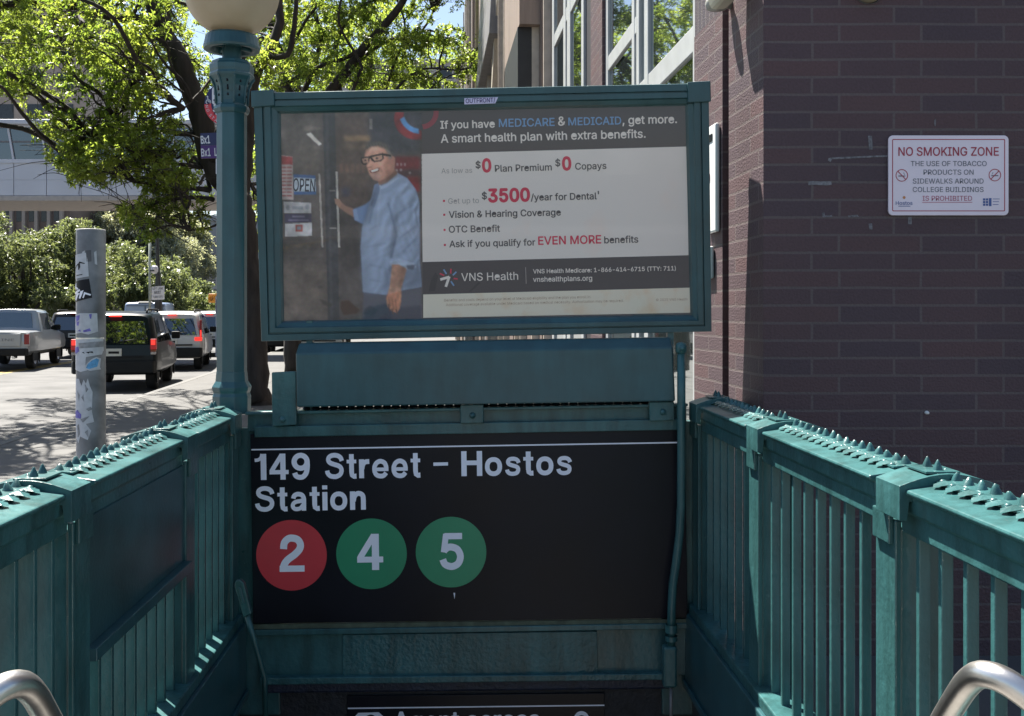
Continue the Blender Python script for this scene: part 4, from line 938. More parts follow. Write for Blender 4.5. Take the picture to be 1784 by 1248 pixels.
# marks on the front wall
FW = Plane((0, WY, 0), (0, -1, 0))
m_scuff = M('chalky_scuff', (.16, .155, .165), .8, var=.5, scale=60)
scf = [[(1443, 276), (1449, 274.5), (1500, 272.5), (1546, 270.5), (1546, 273.5), (1500, 275.5), (1449, 278), (1447, 283), (1442, 280)], [(1408, 317), (1412, 315.5), (1430, 316.5), (1448, 316), (1449, 322), (1440, 323.5), (1420, 322.5), (1408, 323)]]
for q in scf + [[(1432, 371), (1436, 370), (1437, 376), (1449, 375), (1450, 378), (1433, 379)], [(1477, 376), (1494, 374.5), (1496, 378), (1478, 379)], [(1513, 390), (1519, 389.5), (1520, 400), (1514, 400)], [(1512, 237), (1519, 237), (1520, 261), (1514, 261)], [(1582, 378), (1588, 378), (1588, 391), (1582, 391)], [(1627, 210), (1630, 207), (1630, 220), (1628, 220)]]:
    m = MB(); flat(m, FW, q, .002); m.build('paint_scuff', m_scuff, bld, world=True)
m = MB(); m.lathe([(.0, -.02), (.007, -.018), (.009, 0)], FW.at(1614, 719), 10, axis='y'); m.build('wall_plug', M('plug_white', (.85, .83, .8), .2), bld, world=True)
# no smoking sign
ns = thing('wall_sign', 'white and red NO SMOKING ZONE sign on the shaded brick wall', 'sign', FW.at(1650, 376))
def rrect(x0, y0, x1, y1, r, n=6):
    out = []
    for cx, cy, a in ((x1-r, y0+r, -90), (x1-r, y1-r, 0), (x0+r, y1-r, 90), (x0+r, y0+r, 180)):
        out += [(cx + r*math.cos(R(a+90*k/n)), cy + r*math.sin(R(a+90*k/n))) for k in range(n+1)]
    return out
m = MB(); m.prism([FW.at(x, y, .014) for x, y in rrect(1546, 237, 1754.8, 376, 8)], (0, .010, 0)); m.build('plate', M('sign_white', (.78, .68, .74), .35, var=.03, scale=3), ns, world=True, bevel=.002)
m_sr = M('sign_red', (.36, .02, .05), .4, var=.05); m_sg = M('sign_grey', (.12, .125, .15), .4); m_sp = M('sign_pink', (.42, .10, .17), .4); m_sb = M('sign_blue', (.05, .10, .30), .4)
m = MB(); m.loops([[FW.at(x, y, .0146) for x, y in q] for q in (rrect(1552.3, 243.4, 1748.4, 369, 2, 2), rrect(1553.8, 244.9, 1746.9, 367.5, 1.2, 2))]); 
text(m, FW, 'NO SMOKING ZONE', (1563, 272.4), (1737.5, 272.2), .015, .010, 14.6); m.build('heading', m_sr, ns, world=True)
m = MB()
for s_, a_, b_, y_ in (('THE USE OF TOBACCO', 1584.6, 1716.3, 290.3), ('PRODUCTS ON', 1606.7, 1693.6, 305.3), ('SIDEWALKS AROUND', 1588, 1711, 320.7), ('COLLEGE BUILDINGS', 1588, 1711, 335.4)): text(m, FW, s_, (a_, y_), (b_, y_), .015, .004, 8.6)
m.build('lettering', m_sg, ns, world=True)
m = MB(); text(m, FW, 'IS PROHIBITED', (1605, 350.6), (1691, 350.6), .015, .004, 8.4); flat(m, FW, [(1604.5, 352.8), (1691.5, 352.8), (1691.5, 353.8), (1604.5, 353.8)], .015); m.build('lettering', m_sp, ns, world=True)
for c, s_ in (((1569, 306.6), 1), ((1730.6, 306), -1)):
    m = MB(); m.loops([[FW.at(x, y, .015) for x, y in disc_px(c, r, 36)] for r in (10.8, 9.4)]); flat(m, FW, stroke((c[0]-s_*6.8, c[1]-7), (c[0]+s_*6.8, c[1]+7), 1.5), .0154)
    pc = m.build('prohibition_ring', m_sr, ns, world=True)
    m = MB(); flat(m, FW, [(c[0]-6, c[1]+.2), (c[0]+6, c[1]+.2), (c[0]+6, c[1]+2), (c[0]-6, c[1]+2)], .015); flat(m, FW, stroke((c[0]+5*s_, c[1]-1), (c[0]+3*s_, c[1]-5), .9), .015); m.build('cigarette', m_sg, pc, world=True)
m = MB(); text(m, FW, 'Hostos', (1558.5, 357.8), (1587.5, 357.8), .015, .006, 6.4); flat(m, FW, [(1563, 359.5), (1584, 359.5), (1584, 360.6), (1563, 360.6)], .015); m.build('college_logo', m_sb, ns, world=True)
m = MB(); flat(m, FW, disc_px((1573, 345), 2.6, 10), .015); m.build('logo_spark', M('logo_orange', (.55, .22, .08), .4), ns, world=True)
m = MB()
for i in range(2):
    for j in range(3): flat(m, FW, [(1710+i*5, 346.5+j*4.6), (1714+i*5, 346.5+j*4.6), (1714+i*5, 350.2+j*4.6), (1710+i*5, 350.2+j*4.6)], .015)
flat(m, FW, [(1720.2, 346), (1724.8, 346), (1724.8, 360), (1720.2, 360)], .015)
for j in range(3): flat(m, FW, [(1727, 347+j*4.8), (1739-j, 347+j*4.8), (1739-j, 348+j*4.8), (1727, 348+j*4.8)], .015)
m.build('university_logo', m_sb, ns, world=True)
# round fixture at the top of the front wall
rf = thing('round_wall_light', 'small round cream fixture high on the dark brick wall above the no smoking sign', 'light fixture', FW.at(1513, -8))
m = MB(); m.lathe([(0, -.07), (.03, -.066), (.052, -.05), (.062, -.02), (.064, 0)], FW.at(1513, -18), 28, axis='y'); m.build('lens', mg, rf, world=True)
m = MB(); m.lathe([(.068, -.012), (.070, -.006), (.070, 0)], FW.at(1513, -18), 28, axis='y'); m.build('rim', m_galv, rf, world=True)
# flood light on the side wall
sx_ = lambda Y: wallx(Y)
fl_ = thing('flood_light', 'grey flood light fixed high on the sunlit side wall of the brick building', 'light fixture', (sx_(5.2), 5.2, 3.2))
m = MB(); Yc = wl(1281)
Wl = lambda a, b, z_: WM @ Vector((a*.88, b*BK_, zs(z_)))
c = Wl(-.08, 5.95, 3.42)
m.tube([Wl(.0, 6.0, 3.40), Wl(-.07, 6.0, 3.40), Wl(-.10, 5.98, 3.44)], .032, 12); m.lathe([(0, -.005), (.05, 0), (.06, .03), (.045, .07), (0, .085)], Wl(-.085, 6.0, 3.36), 16)
m.build('swivel_mount', M('grey_plastic', (.30, .30, .28), .5), fl_, world=True)
m = MB(); q = [(-.07, 3.31), (-.17, 3.30), (-.20, 3.40), (-.20, 3.62), (-.08, 3.62)]
m.prism([Wl(a, 5.60, z_) for a, z_ in q], Wl(0, 5.84, 0) - Wl(0, 5.60, 0)); m.build('lamp_body', M('cream_plastic', (.52, .48, .38), .45), fl_, world=True, bevel=.022)
# notices on the side wall
Wn = lambda a, b, z_: WM @ Vector((a, b, z_))
for nm, y0n, y1n, z0, z1, lab in (('wall_notice', wl(1254), wl(1236), 2.08, 2.74, 'white framed notice on the sunlit side wall at the ad panel edge'), ('wall_notice', wl(1244), wl(1232), 1.80, 2.0, 'small white paper notice low on the sunlit side wall under the framed notice')):
    big = z1 > 2.2; z0, z1 = zs(z0), zs(z1)
    t = thing(nm, lab, 'notice', Wn(0, (y0n+y1n)/2, zs(z0)))
    m = MB(); m.box(-.03, -.004, y0n, y1n, z0, z1); m.xf(WM); m.build('board', M('notice_white', (.72, .72, .72), .4, var=.04), t, world=True, bevel=.01)
    if big:
        m = MB(); m.box(-.034, -.0305, y0n+.05, y1n-.02, z1-.09, z1-.05); m.xf(WM); m.build('dark_heading', m_black, t, world=True)
        m = MB(); m.box(-.034, -.0305, y0n+.1, y1n-.02, z1-.30, z1-.26); m.xf(WM); m.build('red_line', m_red, t, world=True)
# dark banner glimpsed in the gap right of the light box
bn = thing('window_banner', 'dark banner with pale letters seen between the light box and the conduit', 'banner', P(1186, 690, 7.6))
BP = Plane((0, 7.6, 0), (0, -1, 0))
m = MB(); m.prism([BP.at(x, y) for x, y in [(1150, 624), (1199, 623), (1199, 700), (1150, 702)]][::-1], (0, .02, 0)); m.build('cloth', M('banner_dark', (.03, .045, .05), .6), bn, world=True)
m = MB(); text(m, BP, 'School', (1127, 668), (1197, 667), .002, .012); m.v = m.v; m.build('lettering', m_whitevinyl, bn, world=True)
m = MB(); m.tube([BP.at(1150, 617, .0), BP.at(1200, 616.4, .0)], .012, 8); m.tube([BP.at(1151, 617), BP.at(1151, 950)], .014, 8); m.tube([BP.at(1199.5, 616), BP.at(1199.5, 950)], .014, 8); m.build('stand_frame', m_alu, bn, world=True)

# ------------------------------------------------------------------ sticker covered pole
PY = 5.6; pc = P(158.5, 500, PY); pr0 = 24.3/F*PY
pole = thing('sticker_pole', 'grey cut-off steel pole plastered with torn stickers behind the left railing', 'pole', (pc.x, PY, 0))
m = MB(); m.lathe([(pr0*1.02, 0), (pr0, .4), (pr0, 2.036), (pr0*.97, 2.046), (pr0*.84, 2.046), (pr0*.84, 1.9)], (pc.x, PY, 0), 40); m.build('tube', m_galv, pole, world=True)
def cyl_pt(px, py, off=.0012):
    s_ = max(-.999, min(.999, (px-158.5)/24.3)); a = math.asin(s_); r = pr0*1.005 + off
    return Vector((pc.x + r*math.sin(a), PY - r*math.cos(a), EYE - (py-HY)/F*(PY - pr0*.7)))
def patch(name, poly, mat, off=.0012, par=None):
    d = []
    for i, a in enumerate(poly):
        b = poly[(i+1) % len(poly)]; n = max(1, int(abs(b[0]-a[0])/2.5))
        d += [(a[0]+(b[0]-a[0])*k/n, a[1]+(b[1]-a[1])*k/n) for k in range(n)]
    bmv = MB(); 
    # vertical slices so that the patch bends round the tube
    xs = sorted(set([round(p[0], 2) for p in d])); 
    for xa, xb in zip(xs[:-1], xs[1:]):
        if xb - xa < .05: continue
        def cut(x):
            ys_ = []
            for i in range(len(poly)):
                (ax, ay), (bx, by) = poly[i], poly[(i+1) % len(poly)]
                if (ax <= x < bx) or (bx <= x < ax): ys_.append(ay + (by-ay)*(x-ax)/(bx-ax))
            return sorted(ys_)
        u, v = cut(xa+.02), cut(xb-.02)
        for j in range(0, min(len(u), len(v))-1, 2):
            bmv.quad([cyl_pt(xa, u[j], off), cyl_pt(xa, u[j+1], off), cyl_pt(xb, v[j+1], off), cyl_pt(xb, v[j], off)])
    return bmv.build(name, mat, par or pole, world=True)
m_stk = M('sticker_paper', (.50, .50, .52), .6, var=.12, scale=30); m_stg = M('sticker_grey', (.24, .24, .25), .6, var=.3, scale=40)
m_stp = M('sticker_purple', (.16, .13, .42), .6, var=.3, scale=60); m_stb = M('sticker_blue', (.10, .30, .52), .5, var=.3, scale=60)
s1 = patch('sticker', [(134.6, 445), (160, 441), (163, 456), (164.5, 482), (135, 487)], m_stk)
for k, q in enumerate(([(136, 470), (140, 463), (146, 459), (146, 461.5), (141, 465), (138.5, 471)], [(145, 462), (148, 456), (158, 459), (158, 460.5), (149, 459), (150, 466), (147, 471), (145.5, 470)], [(140, 480), (154, 478), (154, 479.5), (140, 481.3)])): patch('ink_drawing', q, m_black, .0022, s1)
s2 = patch('sticker', [(134.8, 491), (165, 486), (169.5, 519), (137, 527)], m_black)
for q in ([(136, 505), (139, 494), (141, 494), (141, 500), (146, 503), (143, 506), (139, 502)], [(136, 510), (148, 504), (150, 507), (138, 514)], [(137, 522), (142, 510), (150, 512), (146, 514), (141, 524)], [(147, 520), (150, 508), (156, 506), (154, 512), (150, 521)], [(154, 519), (157, 509), (168, 513), (167, 515.5), (159, 513), (156, 520)]): patch('tag_writing', q, m_whitevinyl, .0022, s2)
patch('sticker_backing', [(160, 437), (168, 436), (168.5, 456), (161, 457)], M('grey_tape', (.09, .09, .10), .5)); patch('sticker', [(172, 440), (175, 437), (176, 462), (173, 460)], m_stk); patch('sticker', [(153, 440), (158, 437), (158, 441), (154, 443)], m_stk)
s3 = patch('sticker', [(135, 549), (150, 546), (176, 546), (177, 578), (164, 583), (152, 580), (137, 582)], m_stk)
for q in ([(139, 551), (149, 549), (148, 557), (141, 562)], [(141, 562), (148, 560), (146, 568), (142, 567)], [(165, 548), (169, 547), (168, 556), (166, 555)], [(144, 577), (150, 574), (151, 578)], [(155, 576), (166, 572), (168, 577), (156, 579)]): patch('print_blob', q, m_stp, .0022, s3)
s4 = patch('sticker', [(134.5, 592), (182, 590), (182.3, 612), (135, 614)], m_stk)
patch('tape_strip', [(146, 598), (182, 595), (182, 605), (148, 607)], m_stg, .0022, s4)
s5 = patch('sticker', [(135.2, 614), (160, 613), (182, 611), (181, 618), (160, 622), (159, 634), (162, 645), (150, 648), (137, 644)], m_stk)
for q in ([(136, 606), (146, 604), (148, 612), (140, 617), (136, 614)],): patch('print_blob', q, m_stp, .0026, s5)
for q in ([(153, 614.5), (156, 613), (158, 616)], [(160, 613.5), (170, 612), (171, 615.5), (166, 614), (164, 616)]): patch('ink_drawing', q, m_black, .0022, s5)
patch('sticker', [(158, 642), (161, 634), (168, 626), (175, 622), (180, 625), (179, 640), (180, 644), (166, 646)], m_stk, .0018)
patch('sticker', [(160, 641), (163, 634), (169, 628), (175, 624.5), (178, 627), (176, 639), (165, 643)], m_stb, .0026)
s6 = patch('torn_paper', [(138, 660), (147, 660), (152, 672), (156, 661), (160, 668), (163, 659), (166, 672), (170, 683), (169, 716), (172, 735), (160, 738), (168, 750), (163, 766), (150, 760), (146, 772), (140, 762), (137, 720)], m_stk)
for q in ([(143, 680), (149, 688), (147, 700)], [(152, 692), (156, 686), (157, 700)], [(158, 668), (164, 678), (160, 684)], [(160, 712), (167, 708), (170, 713), (164, 716)], [(150, 730), (166, 724), (163, 728), (155, 736)], [(158, 752), (163, 748), (164, 762)], [(143, 742), (147, 738), (149, 756), (145, 762)]): patch('torn_hole', q, m_stg, .0022, s6)
patch('print_blob', [(138, 717), (144, 714), (152, 722), (151, 729), (138, 728)], m_stp, .0024, s6)
m = MB(); m.loops([[cyl_pt(x, y, .001) for x in np.linspace(134.5, 182.5, 16)] for y in (588.5, 591.5)], closed=False); m.build('band', m_steel, pole, world=True)

# ------------------------------------------------------------------ bus stop sign
BY = 8.5; BS = Plane((0, BY, 0), (0, -1, 0))
bs = thing('bus_stop_sign', 'blue and purple Bx1 bus stop sign behind the globe lamp post', 'sign', P(400, 878, BY))
m_navy = M('sign_navy', (.010, .014, .075), .4, var=.08); m_purp = M('sign_purple', (.055, .012, .13), .4, var=.08); m_sw = M('sign_white2', (.62, .62, .66), .4)
m = MB(); m.tube([P(401, 878, BY+.04), P(401, 128, BY+.04)], .028, 12); m.build('post', m_galv, bs, world=True)
m = MB(); m.prism([BS.at(x, y) for x, y in disc_px((394, 181), 38, 48)], (0, .012, 0)); m.build('roundel', m_navy, bs, world=True)
m = MB(); flat(m, BS, arc_band((394, 181), 26, 38, 62, 182, 30), .002); m.build('red_arc', m_red, bs, world=True)
m = MB()
for ch, a in zip('NO STANDING', [172, 160, 151, 143, 133, 121, 109, 98, 86, 77, 66]):
    if ch == ' ': continue
    vs_, fs_ = glyphs(ch); vs_ = [(v[0], v[1]) for v in vs_]; r0 = 28.5; sc = 9.5
    cx_ = (min(v[0] for v in vs_)+max(v[0] for v in vs_))/2
    tx = (math.sin(R(a)), -math.cos(R(a))); nx = (-math.cos(R(a)), -math.sin(R(a)))
    base = (394 + 36*math.cos(R(a)), 181 + 36*math.sin(R(a)))
    m.add([BS.at(base[0] + tx[0]*(x-cx_)*sc + nx[0]*y*sc, base[1] + tx[1]*(x-cx_)*sc + nx[1]*y*sc, .0035) for x, y in vs_], fs_)
m.build('arc_lettering', m_sw, bs, world=True)
m = MB(); flat(m, BS, rrect(369.5, 152, 418, 183, 5), .002); flat(m, BS, rrect(372, 183, 379, 186, 1), .002)
flat(m, BS, [(370, 192), (416, 192), (416, 195), (370, 195)], .002); flat(m, BS, [(372, 198), (404, 198), (404, 200), (372, 200)], .002); m.build('bus_icon', m_sw, bs, world=True)
m = MB(); flat(m, BS, rrect(372.5, 156, 379, 166, 1.5), .003); flat(m, BS, rrect(382, 156, 398, 166, 1.5), .003); flat(m, BS, disc_px((374, 175), 2.2, 12), .003); m.build('bus_window', m_navy, bs, world=True)
m = MB(); m.loops([[BS.at(x, y, .002) for x, y in disc_px((363, 178), r, 20)] for r in (4.6, 3.3)]); flat(m, BS, stroke((362, 170), (363, 178), 1.5), .002); flat(m, BS, stroke((363, 177), (368, 179), 1.4), .002); flat(m, BS, disc_px((361.6, 168.6), 1.4, 8), .002); m.build('wheelchair_icon', m_sw, bs, world=True)
m = MB(); m.prism([BS.at(x, y) for x, y in [(349, 232.5), (427.5, 229), (427.5, 252.5), (349.4, 253.4)]][::-1], (0, .012, 0)); rp = m.build('route_plate', m_navy, bs, world=True)
m = MB(); text(m, BS, 'Bx1', (350.3, 250.6), (366.3, 249.6), .002, .02, 13); m.build('route_lettering', m_sw, rp, world=True)
m = MB(); m.prism([BS.at(x, y) for x, y in [(349.6, 254), (427.5, 253), (427.5, 275), (350.2, 276)]][::-1], (0, .012, 0)); rp = m.build('route_plate', m_purp, bs, world=True)
m = MB(); text(m, BS, 'Bx1', (351, 272.8), (367.2, 271.8), .002, .02, 13); text(m, BS, 'LTD', (374, 271.6), (392, 271), .002, .02, 13); m.build('route_lettering', m_sw, rp, world=True)
m = MB(); m.prism([BS.at(x, y) for x, y in [(376, 277), (427, 276), (427, 302), (376, 303)]][::-1], (0, .01, 0)); tp_ = m.build('lower_plate', m_sw, bs, world=True)
m = MB(); flat(m, BS, [(422, 280), (425, 280), (425, 286), (422, 286)], .002); m.build('plate_mark', m_black, tp_, world=True)

# ------------------------------------------------------------------ trees
def leaf_cloud(name, mat, parent, clumps, size, per, seed, droop=.35):
    """clumps: (centre, radius); many small leaf faces, denser towards sprays inside each clump"""
    r_ = np.random.default_rng(seed); cs = []
    for c, rad in clumps:
        n = max(6, int(per*(rad/.45)**2)); nspr = max(4, int(n/16))
        d = r_.normal(size=(nspr, 3)); d /= np.linalg.norm(d, axis=1)[:, None]
        base = d * (r_.random((nspr, 1))**.45) * rad * np.array([1.15, 1.15, .62])
        idx = r_.integers(0, nspr, n); along = r_.random((n, 1))
        dirn = d + np.array([0, 0, -droop]); pos = base[idx] + dirn[idx]*along*rad*.35 + r_.normal(size=(n, 3))*rad*.05
        cs.append(pos + np.array(c))
    pos = np.concatenate(cs); n = len(pos)
    ax = r_.normal(size=(n, 3)) + np.array([0, 0, -.4]); ax /= np.linalg.norm(ax, axis=1)[:, None]
    up = r_.normal(size=(n, 3))*.75 + np.array([0, 0, 1.0]); sd = np.cross(ax, up); sd /= (np.linalg.norm(sd, axis=1)[:, None]+1e-6)
    L = size*(.6 + .8*r_.random((n, 1))); Wd = L*.42
    nr = np.cross(sd, ax)
    v = np.stack([pos, pos + ax*L*.45 + sd*Wd*.5 + nr*L*.06, pos + ax*L - nr*L*.10, pos + ax*L*.45 - sd*Wd*.5 + nr*L*.06], 1).reshape(-1, 3)
    me = bpy.data.meshes.new(name); me.vertices.add(4*n); me.vertices.foreach_set('co', v.ravel())
    me.loops.add(4*n); me.loops.foreach_set('vertex_index', np.arange(4*n, dtype=np.int32)); me.polygons.add(n)
    me.polygons.foreach_set('loop_start', np.arange(0, 4*n, 4, dtype=np.int32)); me.polygons.foreach_set('loop_total', np.full(n, 4, dtype=np.int32))
    me.update(calc_edges=True); me.materials.append(mat)
    o = bpy.data.objects.new(name, me); COL.objects.link(o)
    if parent: o.parent = parent; o.matrix_parent_inverse = matrix_of(parent).inverted()
    return o
def limb(m, pts, r0, r1, n=9):
    pts = [Vector(p) for p in pts]; out = []
    for i in range(len(pts)-1):
        a = pts[max(i-1, 0)]; b = pts[i]; c = pts[i+1]; d = pts[min(i+2, len(pts)-1)]
        for k in range(4):
            u = k/4; out.append(.5*((2*b) + (c-a)*u + (2*a-5*b+4*c-d)*u*u + (3*b-a-3*c+d)*u**3))
    out.append(pts[-1]); rr = [r0 + (r1-r0)*(i/(len(out)-1)) for i in range(len(out))]
    for i in range(1, len(out)-1): out[i] = out[i] + Vector((rng.gauss(0, 1), rng.gauss(0, 1), rng.gauss(0, 1)))*rr[i]*.12
    m.tube(out, rr, n); return out
def twig_to(m, nodes, c, r0=.035):
    """a crooked branch from the nearest limb point to the centre of a clump"""
    c = Vector(c); best = min(nodes, key=lambda q: (q-c).length + max(0, q.z-c.z)*.5)
    d = c - best; n = 5; pts = [best]
    for k in range(1, n):
        pts.append(best + d*(k/n) + Vector((rng.gauss(0, .07), rng.gauss(0, .07), rng.gauss(0, .06)+.18*math.sin(math.pi*k/n)))*d.length*.5)
    pts.append(c); r0 = min(.05, .012 + .014*d.length)
    o = limb(m, pts, r0, .006, 6)
    for k in range(4):
        a = o[rng.randrange(len(o)//2, len(o))]; e = a + Vector((rng.gauss(0, .4), rng.gauss(0, .4), rng.gauss(-.05, .25))); limb(m, [a, (a+e)/2 + Vector((0, 0, .05)), e], .008, .003, 4)
    return o
TY = 17.5
def T(px, py, Y=TY): return P(px, py, Y)
tree1 = thing('locust_tree', 'leaning locust tree with dark trunk behind the globe lamp post', 'tree', P(447, 706, TY), group='street trees along the kerb')
tm = MB(); nodes = []
def L_(pts, r0, r1, n=10): 
    o = limb(tm, [T(*p) for p in pts], r0, r1, n); nodes.extend(o); return o
L_([(450, 712), (447, 690), (441, 620), (436, 540), (430, 470), (422, 400), (410, 345)], .25, .23, 14)
L_([(413, 350), (392, 320), (366, 270), (346, 200), (325, 130), (300, 80), (275, 30), (250, -40), (235, -130)], .235, .10, 12)
L_([(372, 280, 17.4), (385, 230, 17.0), (410, 170, 16.6), (420, 100, 16.2), (410, 20, 15.8), (420, -80, 15.5)], .10, .05)
L_([(417, 360, 17.5), (428, 290, 17.8), (432, 200, 18.0), (446, 130, 18.1), (468, 90, 18.2), (488, 40, 18.3), (484, -30, 18.4), (500, -140, 18.3)], .13, .06, 12)
L_([(462, 100, 18.2), (500, 95, 18.0), (512, 50, 17.9), (516, 0, 17.8), (520, -60, 17.8)], .06, .03)
L_([(280, 45), (240, 34, 17.2), (199, 30, 17.0), (150, 18, 16.8), (100, 8, 16.6), (50, 2, 16.4), (-10, 10, 16.2), (-80, 0, 16)], .095, .05)
L_([(100, 9, 16.6), (108, 20, 16.7), (122, 32, 16.8), (135, 55, 16.9)], .03, .012, 6)
L_([(340, 235), (300, 232, 17.2), (256, 225, 17.0), (199, 206, 16.8)], .05, .018, 7); L_([(256, 225, 17), (228, 150, 17), (215, 190, 16.9), (160, 240, 16.7), (130, 285, 16.6)], .03, .01, 6)
L_([(352, 292), (310, 286, 17.2), (276, 282, 17.0), (250, 286, 16.9)], .04, .012, 6)
L_([(366, 332), (335, 328, 17.3), (308, 330, 17.2), (285, 305, 17.1), (269, 272, 17.0), (256, 244, 16.9)], .05, .016, 7)
L_([(372, 348), (330, 345, 17.2), (272, 352, 17.0), (224, 368, 16.8)], .045, .014, 7); L_([(308, 330, 17.2), (270, 322, 17), (235, 318, 16.8)], .025, .01, 6)
L_([(400, 345, 17.4), (385, 385, 17.2), (360, 398, 17.0), (330, 402, 16.8)], .03, .01, 6)
L_([(430, 300, 17.8), (440, 330, 17.7), (452, 345, 17.6)], .03, .012, 6)
L_([(444, 150, 18.1), (420, 160, 17.6), (380, 130, 17), (350, 160, 16.6), (320, 190, 16.2)], .04, .012, 6)
def region(poly, n, r0, r1, Y0, Y1, sd):
    g_ = random.Random(sd); out = []
    x0 = min(p[0] for p in poly); x1 = max(p[0] for p in poly); y0 = min(p[1] for p in poly); y1 = max(p[1] for p in poly)
    while len(out) < n:
        x, y = g_.uniform(x0, x1), g_.uniform(y0, y1); ins = False
        for i in range(len(poly)):
            (ax, ay), (bx, by) = poly[i], poly[(i+1) % len(poly)]
            if (ay > y) != (by > y) and x < (bx-ax)*(y-ay)/(by-ay)+ax: ins = not ins
        if ins:
            Y = g_.uniform(Y0, Y1); out.append((tuple(P(x, y, Y)), g_.uniform(r0, r1)))
    return out
cl = []
cl += region([(-60, -20), (320, -20), (320, 60), (310, 150), (260, 180), (150, 165), (60, 160), (-60, 150)], 125, .22, .42, 14.5, 24.5, 1)
cl += region([(95, 205), (285, 190), (300, 260), (310, 300), (200, 295), (115, 290), (90, 250)], 62, .2, .34, 15.5, 18.5, 2)
cl += region([(300, 190), (350, 210), (365, 340), (310, 330)], 8, .2, .3, 18.3, 19.5, 22)
cl += region([(245, 300), (330, 300), (345, 345), (290, 342), (240, 322)], 18, .17, .27, 16, 18, 3)
cl += region([(215, 358), (380, 352), (384, 388), (300, 402), (262, 412), (225, 385)], 26, .15, .25, 16, 17.6, 4)
cl += region([(95, 270), (150, 278), (195, 300), (160, 312), (110, 308)], 12, .15, .24, 16, 17, 5)
cl += region([(330, 60), (470, 60), (480, 150), (440, 165), (340, 150)], 16, .24, .38, 17.8, 19.4, 6)
cl += region([(440, 240), (470, 250), (470, 420), (440, 420)], 6, .2, .3, 17.8, 19.5, 61)
cl += region([(180, 90), (330, 90), (330, 170), (180, 170)], 20, .2, .34, 15, 16.4, 62)
cl += region([(-120, -420), (520, -420), (520, -40), (-120, -40)], 95, .22, .42, 11.5, 20, 7)
cl += region([(-420, -420), (-80, -420), (-80, 170), (-420, 170)], 80, .25, .45, 12.5, 19, 8)
def near_limb(c):                                       # the leaning stem stays clear of leaves on the street side
    if c[1] > 17.9: return False
    q = Vector((CX + c[0]/c[1]*F, HY - (c[2]-EYE)/c[1]*F)); pl_ = [(412, 400), (408, 345), (392, 320), (366, 270), (346, 200), (325, 130), (303, 85)]
    for a_, b_ in zip(pl_[:-1], pl_[1:]):
        a_, b_ = Vector(a_), Vector(b_); d_ = b_-a_; t_ = max(0, min(1, (q-a_).dot(d_)/d_.dot(d_)))
        if (q - a_ - d_*t_).length < 58: return True
    return False
cl = [k_ for k_ in cl if not near_limb(k_[0]) and not (k_[0][2] > 7.7 and -9.5 < k_[0][0] < -4.2 and 15.8 < k_[0][1] < 21.5)]
for c, r_ in cl: twig_to(tm, nodes, c)
tm.build('trunk', m_bark, tree1, world=True)
leaf_cloud('crown', m_leaf, tree1, cl, .076, 600, 21)
# second and third street trees, farther along the kerb
def street_tree(px, Y, label, limbs, regs, seed, r=.2, size=.14, per=240, mat=m_leaf):
    t = thing('locust_tree', label, 'tree', P(px, HY + EYE*F/Y, Y), group='street trees along the kerb')
    m = MB(); nd = []
    for pts, r0, r1 in limbs: nd += limb(m, [P(*p) for p in pts], r0, r1, 10)
    cl_ = []
    for a in regs: cl_ += region(*a)
    for c, q in cl_: twig_to(m, nd, c)
    m.build('trunk', m_bark, t, world=True); leaf_cloud('crown', mat, t, cl_, size, per, seed); return t
Y2 = 27.0
street_tree(511, Y2, 'second locust tree whose arching boughs rise behind the ad panel', [
    ([(511, 655, Y2), (510, 560, Y2), (508, 400, Y2), (520, 280, Y2), (545, 210, Y2)], .24, .17),
    ([(545, 215, Y2), (570, 170, Y2), (600, 130, Y2), (625, 95, Y2), (660, 55, Y2-.3), (690, 20, Y2-.6), (715, -20, Y2-.9), (760, -90, Y2-1.2)], .15, .075),
    ([(600, 130, Y2), (640, 95, Y2+.4), (680, 70, Y2+.8), (720, 66, Y2+1.1), (745, 40, Y2+1.3), (755, 20, Y2+1.5)], .06, .025),
    ([(470, 158, Y2-.5), (520, 135, Y2-.3), (560, 115, Y2-.2), (600, 102, Y2), (630, 85, Y2)], .06, .05),
    ([(540, 215, Y2), (500, 150, Y2), (488, 90, Y2), (470, 40, Y2-.4), (460, -40, Y2-.6)], .12, .06),
    ([(520, 180, Y2), (545, 120, Y2+.5), (560, 60, Y2+.7), (545, 10, Y2+.9), (560, -60, Y2+1)], .08, .04),
    ([(592, 150, Y2), (600, 190, Y2), (625, 130, Y2-.6), (628, 110, Y2-.6), (590, 40, Y2-1), (600, -20, Y2-1.2)], .05, .03),
    ([(545, 130, Y2+.5), (580, 90, Y2+.2), (602, 40, Y2), (640, 5, Y2-.2), (700, -10, Y2-.4)], .05, .025),
    ([(500, 100, Y2), (530, 40, Y2-.4), (570, -10, Y2-.8)], .05, .03),
    ([(660, 200, Y2), (680, 130, Y2+.4), (705, 60, Y2+.6), (700, 20, Y2+.7)], .045, .025),
    ([(670, 190, Y2), (700, 145, Y2), (740, 120, Y2-.2), (790, 122, Y2-.4), (820, 118, Y2-.4)], .04, .016),
    ([(720, 190, Y2), (760, 145, Y2-.2), (800, 126, Y2-.3)], .03, .014)],
    [([(450, -30), (640, -30), (640, 150), (450, 160)], 58, .34, .52, Y2-1.4, Y2+2.6, 31), ([(640, 60), (830, 60), (842, 120), (800, 160), (640, 165)], 36, .30, .46, Y2-1, Y2+2, 32),
     ([(640, -30), (800, -40), (790, 15), (640, 40)], 10, .28, .42, Y2-1, Y2+2, 33), ([(440, -280), (860, -280), (860, -30), (440, -30)], 40, .5, .8, Y2-2, Y2+2, 34), ([(450, 160), (800, 165), (760, 300), (450, 330)], 26, .4, .6, Y2-1, Y2+2, 35)], 36, size=.098, per=330)
Y3 = 41.0
